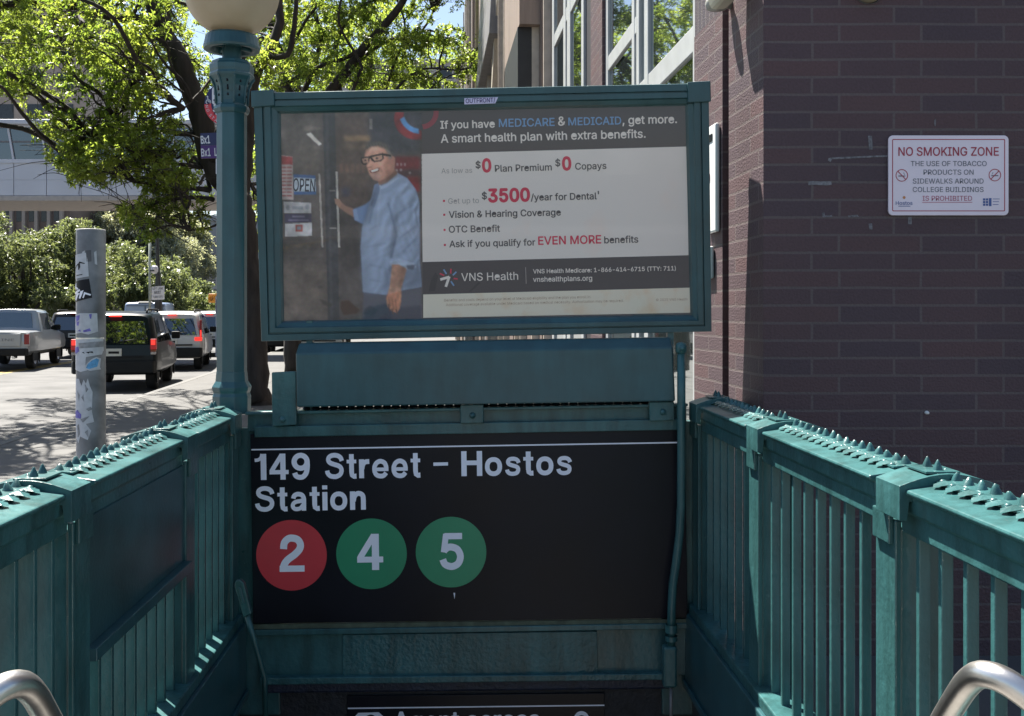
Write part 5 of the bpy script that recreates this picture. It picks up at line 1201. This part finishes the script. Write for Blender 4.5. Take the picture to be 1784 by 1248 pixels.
street_tree(600, Y3, 'third locust tree farther along the kerb behind the arching boughs', [
    ([(600, 611, Y3), (602, 500, Y3), (608, 360, Y3), (620, 260, Y3), (640, 150, Y3), (650, 60, Y3)], .24, .1), ([(612, 300, Y3), (660, 220, Y3), (720, 160, Y3), (770, 120, Y3)], .1, .04), ([(615, 290, Y3), (560, 220, Y3), (520, 150, Y3), (510, 80, Y3)], .1, .04)],
    [([(480, 10), (640, -10), (780, 60), (815, 110), (800, 250), (700, 340), (520, 330), (470, 200)], 70, .55, .85, Y3-2, Y3+3, 37)], 38, size=.15, per=240)
# trees across the avenue
def park_tree(px, ybase, Y, regs, label, mat, seed, size, per, r=.22, grp='park trees beyond the avenue'):
    t = thing('park_tree', label, 'tree', P(px, ybase, Y), group=grp)
    m = MB(); nd = []; top = regs[0][0]; cy = sum(p[1] for p in top)/len(top); cx = sum(p[0] for p in top)/len(top)
    nd += limb(m, [P(px, ybase, Y), P(px+2, (ybase*2+cy)/3, Y), P((px+cx)/2, cy, Y)], r, r*.4, 8)
    for k in range(5):
        q = rng.choice(top); nd += limb(m, [nd[len(nd)//3], P((px+q[0])/2, (cy+ybase)/2 - 10, Y), P(cx + (q[0]-cx)*.7, cy + (q[1]-cy)*.7, Y)], r*.4, r*.12, 6)
    cl_ = []
    for a in regs: cl_ += region(*a)
    m.build('trunk', m_bark, t, world=True); leaf_cloud('crown', mat, t, cl_, size, per, seed); return t
Y4 = 52
park_tree(40, 590, Y4, [([(-60, 400), (0, 395), (60, 402), (110, 440), (118, 500), (90, 545), (-60, 550)], 40, .45, 1.0, Y4-2, Y4+2, 41)], 'broad green tree at the left edge above the silver pickup', m_leaf_dark, 42, .17, 340)
park_tree(105, 590, Y4+4, [([(70, 420), (110, 398), (150, 408), (190, 440), (210, 500), (190, 545), (90, 548)], 32, .45, 1.0, Y4+2, Y4+6, 43)], 'green tree directly behind the sticker pole', m_leaf_dark, 44, .17, 340)
park_tree(235, 590, Y4+2, [([(185, 465), (215, 432), (250, 428), (290, 460), (318, 500), (310, 545), (190, 548)], 34, .4, .95, Y4, Y4+4, 45)], 'rounded green tree above the pale blue van', m_leaf_dark, 46, .17, 340)
Y5 = 85
park_tree(215, 580, Y5, [([(120, 380), (170, 358), (250, 356), (300, 380), (310, 450), (220, 470), (130, 430)], 40, 1.2, 1.8, Y5-3, Y5+3, 47)], 'tall hazy grey green tree under the footbridge', m_leaf_haze, 48, .27, 260)
park_tree(310, 580, Y5+5, [([(270, 400), (320, 385), (352, 420), (350, 480), (320, 500), (280, 470)], 26, 1.0, 1.5, Y5+2, Y5+8, 49)], 'feathery haze-tinted tree beside the grey building', m_leaf_haze, 50, .27, 260)
park_tree(345, 580, 70, [([(315, 500), (345, 492), (378, 505), (380, 545), (318, 548)], 16, .6, .9, 68, 72, 51)], 'small low tree in front of the grey building', m_leaf_dark, 52, .2, 300)
park_tree(-60, 590, 60, [([(-140, 380), (-30, 385), (-20, 540), (-140, 545)], 24, .9, 1.3, 58, 63, 53)], 'green tree cut by the left picture edge', m_leaf_dark, 54, .2, 300)

# ------------------------------------------------------------------ footbridge and far buildings
BGY = 36.0
fb = thing('footbridge', 'white enclosed footbridge with slanted windows crossing the avenue', 'footbridge', P(100, HY+(EYE)*F/BGY, BGY))
bz = lambda py: EYE - (py-HY)/F*BGY
bx0, bx1 = -34.0, -1.2
m_bw = M('bridge_panel', (.52, .53, .58), .45, var=.06, scale=.8); m_bs = M('bridge_soffit', (.40, .36, .33), .7, var=.1)
m_bg = mirror_mat('bridge_glass', (.015, .022, .025), .10)
m = MB(); m.box(bx0, bx1, BGY, BGY+3.6, bz(350.5), bz(341)); m.build('deck_edge', m_bs, fb, world=True, bevel=.03)
m = MB(); step = 57.0/F*BGY; xk = P(23, 300, BGY).x - 12*step; xs = []
while xk < bx1: xs.append(xk); xk += step
xs = [x for x in xs if x > bx0]
for a, b in zip([bx0]+xs, xs+[bx1]):
    m.box(a+.012, b-.012, BGY+.04, BGY+.12, bz(340.5), bz(314)+.006); m.box(a+.012, b-.012, BGY+.04, BGY+.12, bz(313.4), bz(283))
m.build('side_panel', m_bw, fb, world=True)
m = MB(); m.box(bx0, bx1, BGY+.1, BGY+.16, bz(340.5), bz(283)); m.build('panel_backing', m_hood, fb, world=True)
m = MB()
for x in xs: m.prism([Vector((x-.035, BGY+.02, bz(280))), Vector((x+.035, BGY+.02, bz(280))), Vector((x+.035-.21, BGY+.02, bz(220))), Vector((x-.035-.21, BGY+.02, bz(220)))], (0, .12, 0))
m.box(bx0, bx1, BGY, BGY+.14, bz(284), bz(277.5)); m.box(bx0, bx1, BGY, BGY+.14, bz(222), bz(218))
m.build('window_frame', m_bw, fb, world=True)
m = MB(); m.box(bx0, bx1, BGY+.08, BGY+.10, bz(278), bz(221)); m.build('glazing', m_bg, fb, world=True)
m = MB(); m.box(bx0, bx1, BGY+.06, BGY+.10, bz(248), bz(245)); m.build('mid_rail', m_hood, fb, world=True)
m = MB(); m.box(bx0, bx1, BGY-.15, BGY+3.7, bz(218), bz(209)); m.build('roof_edge', m_bw, fb, world=True, bevel=.04)
m = MB(); m.box(bx0, bx1, BGY+3.5, BGY+3.6, bz(341), bz(218)); m.build('far_side', m_hood, fb, world=True)
def facade(name, label, x0, x1, Y, z1, mat, pitch, fin=None, winm=None, depth=14, wz=(1.2, 2.7), wf=.55):
    t = thing(name, label, 'building', ((x0+x1)/2, Y, -.2))
    m = MB(); m.box(x0, x1, Y, Y+depth, -.2, z1); m.build('wall', mat, t, world=True)
    m = MB(); m.box(x0-.15, x1+.15, Y-.2, Y+depth, z1, z1+.5); m.build('roof_edge', mat, t, world=True)
    w_ = 0; x = x0 + pitch*.5; proto = None
    while x < x1 - pitch*.3 and w_ < 90:
        z = .6
        while z + wz[1] < z1 and w_ < 90:
            if proto is None:
                mm = MB(); mm.box(-pitch*wf/2, pitch*wf/2, -.05, .12, 0, wz[1]-wz[0]+.3); proto = mm.build('window', winm, t); proto.location = (x - (x0+x1)/2, 0, z + wz[0])
            else: dup(proto, t, (x - (x0+x1)/2, 0, z + wz[0]))
            z += 3.4; w_ += 1
        x += pitch
    if fin:
        mm = MB(); x = x0
        while x < x1: mm.box(x-.12, x+.12, Y-.35, Y, 0, z1); x += pitch
        mm.build('pilaster', fin, t, world=True)
    return t
m_bf = M('far_brown_brick', (.17, .125, .105), .8, var=.25, scale=.5); m_bt = M('far_tan_stone', (.30, .255, .22), .8, var=.15, scale=.4)
m_dw = M('dark_pane', (.03, .033, .036), .2, var=.3)
facade('brick_building', 'brown building with tall stone fins seen under the footbridge', P(-260, 0, 78).x, P(122, 0, 78).x, 78, 1.6+(542-300)/F*78, m_bf, .95, m_bt, m_dw, wf=.4)
facade('tower_block', 'tan apartment tower rising behind the locust leaves at left', P(-120, 0, 110).x, P(150, 0, 110).x, 110, 1.6+(542-20)/F*110, m_bt, 3.2, None, m_dw)
facade('grey_building', 'plain grey building carrying two white banners', P(318, 0, 95).x, P(470, 0, 95).x, 95, 1.6+(542-385)/F*95, M('far_grey_render', (.27, .28, .31), .8, var=.08, scale=.2), 7.5, None, m_dw, wf=.3)
facade('pale_tower', 'pale concrete tower standing at the end of the street behind the boughs', P(560, 0, 150).x, P(870, 0, 150).x, 150, 1.6+(542-110)/F*150, M('far_concrete', (.36, .34, .33), .8, var=.1, scale=.2), 4.0, None, m_dw)
for bx, tx, lab in ((371, '59E', 'white vertical banner with dark characters on the grey building'), (345, '', 'narrow white banner on a pole left of the lettered banner')):
    Yb = 94.0; t = thing('banner', lab, 'banner', P(bx, 515, Yb), group='banners by the grey building')
    PB = Plane((0, Yb, 0), (0, -1, 0)); hw = 10 if tx else 5; y0b, y1b = (446, 504) if tx else (462, 502)
    m = MB(); m.prism([PB.at(x, y) for x, y in [(bx-hw, y0b), (bx+hw, y0b), (bx+hw, y1b), (bx-hw, y1b)]][::-1], (0, .05, 0)); m.build('cloth', M('banner_white', (.66, .68, .74), .6), t, world=True)
    m = MB()
    for k, ch in enumerate(tx): text(m, PB, ch, (bx-5.5, 478+k*9), (bx+5.5, 478+k*9), .02, .01, 7.5)
    if tx: flat(m, PB, disc_px((bx-3, 456), 3.4, 12), .02)
    else: flat(m, PB, [(bx-1, 468), (bx+2, 470), (bx+1, 496), (bx-1, 490)], .02)
    m.build('lettering', m_sg, t, world=True)
    if not tx:
        m = MB(); m.tube([PB.at(bx, 560, -.1), PB.at(bx, 410, -.1)], .12, 8); m.build('pole', m_galv, t, world=True)

# ------------------------------------------------------------------ street furniture in the distance
m_dk = M('black_post', (.018, .02, .022), .5); m_pg = M('pale_green_post', (.30, .33, .29), .5)
lp = thing('street_lamp', 'tall black lamp post above the turn sign', 'lamp post', P(275, 600, 48))
m = MB(); m.tube([P(276.5, 600, 48), P(276, 520, 48), P(275, 470, 48), P(273.6, 400, 48), P(273, 330, 48)], [.20, .17, .10, .07, .06], 10); m.build('post', m_dk, lp, world=True)
m = MB(); m.tube([P(273, 331, 48), P(276, 322, 48), P(284, 318, 48), P(298, 319, 48)], .05, 8); m.build('arm', m_dk, lp, world=True)
m = MB(); m.lathe([(0, -.2), (.22, -.16), (.3, 0), (.1, .14), (0, .16)], P(299, 319, 48), 12); m.build('lamp_head', m_dk, lp, world=True)
ts = thing('traffic_sign', 'white LEFT LANE MUST TURN LEFT sign on a pale green post with a white camera', 'sign', P(261, 600, 47))
TS = Plane((0, 46.9, 0), (0, -1, 0))
m = MB(); m.tube([P(261, 600, 47), P(261, 397, 47)], .055, 8); m.build('post', m_pg, ts, world=True)
m = MB(); m.prism([TS.at(x, y) for x, y in [(264, 500), (286, 498), (286, 522), (264, 523)]][::-1], (0, .04, 0)); m.build('plate', m_sw, ts, world=True)
m = MB(); text(m, TS, 'LEFT LANE', (266, 505), (284, 504.4), .01, .01, 3.6); text(m, TS, 'MUST', (269, 512.5), (281, 512), .01, .02, 5); text(m, TS, 'TURN LEFT', (266, 519.4), (284, 519), .01, .01, 3.6); m.build('lettering', m_sg, ts, world=True)
m = MB(); m.lathe([(0, -.17), (.1, -.15), (.16, -.05), (.17, .1), (.12, .2), (0, .22)], P(269, 471, 47), 14); m.tube([P(261, 468, 47), P(269, 464, 47)], .04, 8); m.build('camera_dome', m_sw, ts, world=True)
m = MB(); m.box(*(lambda c: (c.x-.1, c.x+.1, c.y-.1, c.y-.02, c.z-.03, c.z+.03))(P(266, 472, 46.9))); m.build('lens', m_dk, ts, world=True)
sg = thing('traffic_signal', 'yellow traffic signal box left of the globe lamp shaft', 'traffic light', P(380, 612, 45))
m_sy = M('signal_yellow', (.52, .24, .03), .45)
m = MB(); m.tube([P(380, 620, 45), P(380, 470, 45)], .06, 8); m.build('post', m_pg, sg, world=True)
m = MB(); m.box(*(lambda c: (c.x-.16, c.x+.16, c.y-.16, c.y+.1, c.z-.2, c.z+.2))(P(371, 520, 44.9))); m.build('housing', m_sy, sg, world=True, bevel=.03)
m = MB(); m.lathe([(.10, -.02), (.12, -.14), (.13, -.14), (.11, 0)], (lambda c: (c.x, c.y-.16, c.z))(P(371, 520, 44.9)), 12, axis='y'); m.build('visor', m_sy, sg, world=True)
ki = thing('kiosk', 'slim grey and purple information kiosk at the kerb beside the globe lamp shaft', 'kiosk', P(385, 622, 37))
m = MB(); m.box(*(lambda a, b: (a.x, b.x, 36.9, 37.4, b.z, a.z))(P(376, 516, 37), P(400, 622, 37))); m.build('body', M('kiosk_grey', (.36, .37, .40), .35), ki, world=True, bevel=.04)
m = MB(); m.box(*(lambda a, b: (a.x, b.x, 36.88, 36.9, b.z, a.z))(P(378, 522, 37), P(399, 545, 37))); m.build('screen', m_purp, ki, world=True)
m = MB(); m.box(*(lambda a, b: (a.x, b.x, 36.88, 36.9, b.z, a.z))(P(378, 548, 37), P(399, 590, 37))); m.build('lower_screen', m_alu, ki, world=True)

# ------------------------------------------------------------------ vehicles
m_tyre = M('tyre_rubber', (.018, .018, .019), .8, var=.2); m_rim = M('alloy_rim', (.34, .34, .35), .35, .7); m_cg = mirror_mat('car_glass', (.010, .014, .016), .13)
m_trim = M('black_trim', (.012, .013, .014), .6, spec=.2); m_plate = M('licence_plate', (.55, .55, .50), .45); m_chrome = M('chrome', (.6, .6, .6), .15, 1.0)
m_brk = glow('brake_lit', (1, .045, .03), .32, (.5, .02, .02)); m_tail = M('tail_lens', (.22, .012, .015), .2, var=.05); m_brkdim = glow('tail_dim', (1, .02, .015), .03, (.4, .015, .02))
def carpaint(name, c, metal=.35, coat=.5): return M(name, c, .3, metal, var=.03, coat=coat, spec=.5 if coat > .3 else .2)
def car(name, label, cat, x, Y, head, paint, st, wheels, rearwin, sides, lights, plate, bumper_z, wheel_r=.36, extra=None, track=.80, trim=True, group='cars on the avenue'):
    """st: stations from the rear bumper forward (y, z bottom, z belt, z roof, half width low, half width belt, half width roof, rake)"""
    t = thing(name, label, cat, (x, Y, -.166), head, group)
    def prof(s):
        y, zb, zl, zr, wb, wl_, wr_, rk = s
        return [(0, y, zb), (wb*.86, y, zb), (wb, y, zb+.13), (wb+.012, y, (zb+zl)/2+.05), (wl_, y+.02, zl), (wr_+.05, y+rk*.93, zr-.07), (wr_+.005, y+rk*.97, zr-.028), (wr_-.075, y+rk, zr-.004), (wr_*.5, y+rk, zr+.012), (0, y+rk, zr+.018)]
    m = MB(); rings = []
    for s in st:
        h = prof(s); rings.append([Vector(p) for p in h] + [Vector((-p[0], p[1], p[2])) for p in h[-2:0:-1]])
    m.loops(rings, closed=True, smooth=True)
    for r_, rev in ((rings[0], 0), (rings[-1], 1)):
        n = len(r_)
        for i in range(0, n//2):
            q = [r_[i], r_[i+1], r_[(n-i-1) % n], r_[(n-i) % n]]; q2 = []
            for p in q:
                if not q2 or (p-q2[-1]).length > 1e-5: q2.append(p)
            if (q2[0]-q2[-1]).length < 1e-5: q2.pop()
            if len(q2) > 2: m.quad(q2 if not rev else q2[::-1])
    body = m.build('body', paint, t, bevel=.06, seg=3); body.modifiers[0].harden_normals = True
    p0 = prof(st[0])
    def rear(u, v, off=.012):       # u -1..1 across, v 0 belt .. 1 roof edge on the tailgate window plane
        a = Vector(p0[4]); b = Vector(p0[5]); q = a.lerp(b, v); nrm = Vector((0, -(b.z-a.z), (b.y-a.y))).normalized()
        return Vector((q.x*u, q.y, q.z)) + nrm*off
    if rearwin:
        yy, u, v0, v1 = rearwin
        if yy is None: q = [rear(-u, v0), rear(u, v0), rear(u*.97, v1), rear(-u*.97, v1)]
        else: q = [Vector((-u, yy, v0)), Vector((u, yy, v0)), Vector((u*.88, yy+.10, v1)), Vector((-u*.88, yy+.10, v1))]
        m = MB(); m.prism(q, (0, .01, 0)); m.build('rear_window', m_cg, t)
    # side glass: (y bottom rear, y bottom front, y top rear, y top front)
    for sgn in (1, -1):
        for a, b, c, d in sides:
            def sp_(y, v):
                k = 0
                while k < len(st)-2 and st[k+1][0] < y: k += 1
                s0, s1 = st[k], st[k+1]; f = max(0, min(1, (y-s0[0])/(s1[0]-s0[0]+1e-6)))
                s = [s0[j]+(s1[j]-s0[j])*f for j in range(8)]; h = prof(s)
                lo, hi = Vector(h[4]), Vector(h[5]); p = lo.lerp(hi, v); return Vector((sgn*(p.x+.010), y, p.z))
            m = MB(); q = [sp_(a, .06), sp_(b, .06), sp_(d, .93), sp_(c, .93)]; m.prism(q if sgn > 0 else q[::-1], (-sgn*.004, 0, 0)); m.build('side_window', m_cg, t)
    wp = None
    for yw in wheels:
        for sgn in (1, -1):
            wx = sgn*(track - .10)
            if wp is None:
                m = MB(); r = wheel_r; m.lathe([(r*.62, -.11), (r*.9, -.115), (r*.985, -.09), (r, -.04), (r, .04), (r*.985, .09), (r*.9, .115), (r*.62, .11)], (0, 0, 0), 28, axis='x'); wp = m.build('wheel', m_tyre, t, (wx, yw, r))
                m = MB(); m.lathe([(0, -.085), (r*.2, -.09), (r*.25, -.075), (r*.55, -.085), (r*.64, -.108), (r*.64, .108), (r*.55, .085), (r*.25, .075), (r*.2, .09), (0, .085)], (0, 0, 0), 20, axis='x', smooth=False)
                rimp = m.build('rim', m_rim, wp)
            else:
                c = dup(wp, t, (wx, yw, wheel_r)); d = rimp.copy(); COL.objects.link(d); d.parent = c
    for yw in wheels:
        for sgn in (1, -1):
            m = MB(); rr = [[Vector((sgn*(track+o), yw + r*math.cos(a), wheel_r + r*math.sin(a))) for a in [math.pi*(k/14*1.3-.15) for k in range(15)]] for r, o in ((wheel_r*1.02, .02), (wheel_r*1.02, .052), (wheel_r*1.16, .052), (wheel_r*1.18, .02))]
            m.loops(rr, closed=False)
            m.add([(sgn*(track+.016), yw + wheel_r*1.15*math.cos(a), wheel_r+.02 + wheel_r*1.13*math.sin(a)) for a in [math.pi*(k/14*1.24-.12) for k in range(15)]], [list(range(15))])
            m.build('wheel_arch', m_trim, t)
    for nm, mat, q, both in lights:
        x0, x1, z0, z1, yb, dp = q
        for sgn in ((1, -1) if both else (1,)):
            m = MB(); m.box(min(sgn*x0, sgn*x1), max(sgn*x0, sgn*x1), yb, yb+dp, z0, z1); m.build(nm, mat, t, bevel=.012)
    if plate:
        m = MB(); m.box(plate[0]-.16, plate[0]+.16, plate[2]-.012, plate[2]+.03, plate[1]-.085, plate[1]+.085); pl = m.build('licence_plate', m_plate, t, bevel=.006)
        m = MB(); m.box(plate[0]-.11, plate[0]+.11, plate[2]-.0145, plate[2]-.012, plate[1]-.025, plate[1]+.025); m.build('plate_characters', m_trim, pl)
    if bumper_z:
        z0, z1, wd, yo = bumper_z
        m = MB(); m.prism([(-wd, yo+.18, z0), (-wd*.93, yo, z0), (wd*.93, yo, z0), (wd, yo+.18, z0)][::-1], (0, 0, z1-z0)); m.build('rear_bumper', m_trim, t, bevel=.03)
    for sgn in (1, -1):
        yy = extra.get('mirror', 3.05) if extra else 3.05; zz_ = (extra or {}).get('mz', 1.1)
        m = MB(); m.box(min(sgn*.86, sgn*1.06), max(sgn*.86, sgn*1.06), yy, yy+.12, zz_-.02, zz_+.16); m.build('door_mirror', m_trim, t, bevel=.03)
    return t, body
HD = math.atan(.215)
m_amber = M('amber_lens', (.22, .045, .012), .2, var=.05); m_revl = M('clear_lens', (.42, .38, .36), .2, var=.05)
suv_st = [(0, .46, 1.02, 1.66, .80, .80, .62, .27), (.05, .40, 1.025, 1.69, .855, .85, .67, .27), (.16, .36, 1.03, 1.715, .885, .875, .70, .24), (.9, .32, 1.03, 1.75, .89, .88, .70, .0), (2.0, .32, 1.03, 1.75, .89, .88, .70, 0), (2.55, .32, 1.03, 1.70, .89, .88, .68, 0), (3.25, .32, 1.02, 1.12, .89, .86, .74, 0), (4.1, .34, .95, 1.0, .87, .84, .72, 0), (4.42, .42, .80, .86, .80, .78, .66, 0)]
def suv(name, label, x, Y, paint, lit=True, two_bar=False, head=HD, bump=None, rails=True, silver=False):
    L = [('tail_light', m_brkdim if lit else m_tail, (.755, .876, .92, 1.15, -.016, .16), True), ('turn_light', m_amber, (.757, .873, .87, .92, -.014, .15), True), ('reversing_light', m_revl, (.759, .871, .81, .87, -.012, .14), True)]
    if lit: L.append(('brake_light', m_brk, (.768, .862, 1.02, 1.13, -.022, .1), True))
    if two_bar: L = [('tail_light', m_tail, (.80, .862, .98, 1.50, .02, .22), True), ('brake_light', m_brk, (.66, .868, .88, .99, -.02, .18), True), ('brake_light', m_brk, (.81, .855, 1.0, 1.2, .012, .1), True)]
    L.append(('high_brake_light', m_brk if lit else m_tail, (-.13, .13, 1.635, 1.68, .15, .08), False))
    t, b = car(name, label, 'car', x, Y, head, paint, suv_st, (.82, 3.44), (None, .90, .05, .90), [(.35, .95, .55, .98), (1.02, 1.95, 1.05, 1.92), (2.0, 3.0, 1.98, 2.48)], L, (0, .86, -.005), (.40, .68, .89, -.09), group='cars on the avenue')
    if rails:
        for sgn in (1, -1):
            m = MB(); m.tube([(sgn*.62, .45, 1.72), (sgn*.62, .55, 1.80), (sgn*.62, 2.2, 1.80), (sgn*.62, 2.35, 1.73)], .022, 8); m.build('roof_rail', m_trim, t)
    m = MB(); m.tube([(.1, .0, 1.10), (.45, -.02, 1.14)], .012, 6); m.build('rear_wiper', m_trim, t)
    m = MB(); m.box(-.6, .6, -.02, .01, .74, .78); m.build('tailgate_seam', m_trim, t)
    return t
suv('dark_suv', 'dark green SUV with lit brake lights half behind the sticker pole', -8.67, 22.3, carpaint('dark_green_paint', (.004, .009, .012), 0, .12))
suv('white_suv', 'white SUV with tall lit tail lamps ahead of the dark green one', -10.05, 30.2, carpaint('white_paint', (.48, .47, .46), .1), head=HD, two_bar=True)
suv('grey_suv', 'dark grey SUV with red tail lamps between the pickup and the sticker pole', -16.3, 38, carpaint('charcoal_paint', (.04, .038, .036), .2, .2), lit=False)
suv('parked_white_suv', 'white SUV mostly hidden behind the globe lamp shaft', -11.7, 39.5, carpaint('white_paint_far', (.5, .5, .5), .1), head=HD*.7)
suv('parked_dark_suv', 'dark car seen only in the gap below the ad panel beside the tree trunk', -9.05, 40.5, carpaint('black_paint', (.010, .010, .012), 0, .2), lit=False, head=HD*.7)
suv('parked_silver_car', 'pale silver car at the kerb behind the light box gap', -6.55, 34.5, carpaint('pale_silver', (.42, .43, .42), .3), lit=False, head=HD*.7)
pick_st = [(0, .55, 1.10, 1.13, .93, .95, .90, 0), (.1, .44, 1.14, 1.16, .97, .965, .91, 0), (1.55, .42, 1.14, 1.16, .98, .965, .91, 0), (1.64, .42, 1.14, 1.17, .98, .96, .90, 0), (1.85, .42, 1.14, 1.80, .98, .955, .74, 0), (3.0, .42, 1.14, 1.82, .98, .955, .74, 0), (3.4, .42, 1.12, 1.76, .98, .95, .72, 0), (4.15, .42, 1.10, 1.2, .97, .93, .8, 0), (5.1, .45, 1.0, 1.05, .94, .90, .78, 0), (5.33, .5, .85, .9, .86, .84, .7, 0)]
m_silver = carpaint('silver_paint', (.30, .315, .33), .35)
pt, pb = car('pickup_truck', 'silver pickup truck with lettered tailgate at the left edge of the road', 'pickup truck', -15.2, 30.0, HD, m_silver, pick_st, (1.15, 4.3), (1.66, .70, 1.24, 1.72), [(1.95, 2.85, 2.02, 2.85), (2.92, 3.95, 2.92, 3.42)],
     [('tail_light', m_tail, (.84, .975, .78, 1.08, -.02, .15), True), ('reversing_light', m_revl, (.845, .972, .72, .78, -.018, .14), True)], (-.55, .62, -.02), (.44, .66, .96, -.12), wheel_r=.40, track=.88, extra={'mirror': 3.75, 'mz': 1.16}, group='cars on the avenue')
m = MB(); m.box(-.76, .76, -.028, .0, .72, 1.10); tg = m.build('tailgate', m_silver, pt, bevel=.02)
vs_, fs_ = glyphs('RIDGELINE'); vs_ = [(v[0], v[1]) for v in vs_]; xm = max(v[0] for v in vs_); m = MB(); m.add([((x/xm-.5)*1.16, -.031, .88+y*.145) for x, y in vs_], fs_); m.build('tailgate_lettering', M('letter_grey', (.10, .10, .11), .4), tg)
m = MB(); m.tube([(.55, -.06, .40), (.55, .3, .40)], .04, 10); m.build('exhaust_pipe', m_chrome, pt)
van_st = [(0, .45, 1.25, 2.10, .93, .93, .80, .05), (.04, .42, 1.25, 2.14, .98, .97, .84, .05), (.1, .40, 1.25, 2.16, 1.0, .99, .85, .04), (3.6, .40, 1.25, 2.18, 1.0, .99, .85, 0), (4.2, .40, 1.25, 2.05, 1.0, .98, .80, 0), (4.9, .42, 1.2, 1.34, .98, .95, .8, 0), (5.5, .46, 1.0, 1.06, .92, .88, .75, 0)]
car('delivery_van', 'pale blue high van standing in traffic ahead of the dark green SUV', 'van', -17.2, 48, HD, carpaint('pale_blue_paint', (.25, .32, .46), .1), van_st, (1.0, 4.5), None, [(3.3, 4.2, 3.3, 3.9)],
    [('tail_light', m_tail, (.86, .985, .9, 1.3, -.02, .1), True)], (0, .8, -.01), (.42, .62, 1.0, -.08), track=.90, extra={'mirror': 4.3, 'mz': 1.3}, group='cars on the avenue')
vt = [o for o in bpy.data.objects if o.name == 'delivery_van'][0]
m = MB(); m.box(-.012, .012, -.012, .02, .66, 1.98); m.box(-.86, .86, -.010, .02, 2.0, 2.02); m.build('door_seam', m_trim, vt)
m = MB(); m.prism([(-.35, -.05, 2.16), (.35, -.05, 2.16), (.28, .12, 2.22), (-.28, .12, 2.22)], (0, .1, 0)); m.build('roof_spoiler', m_trim, vt)
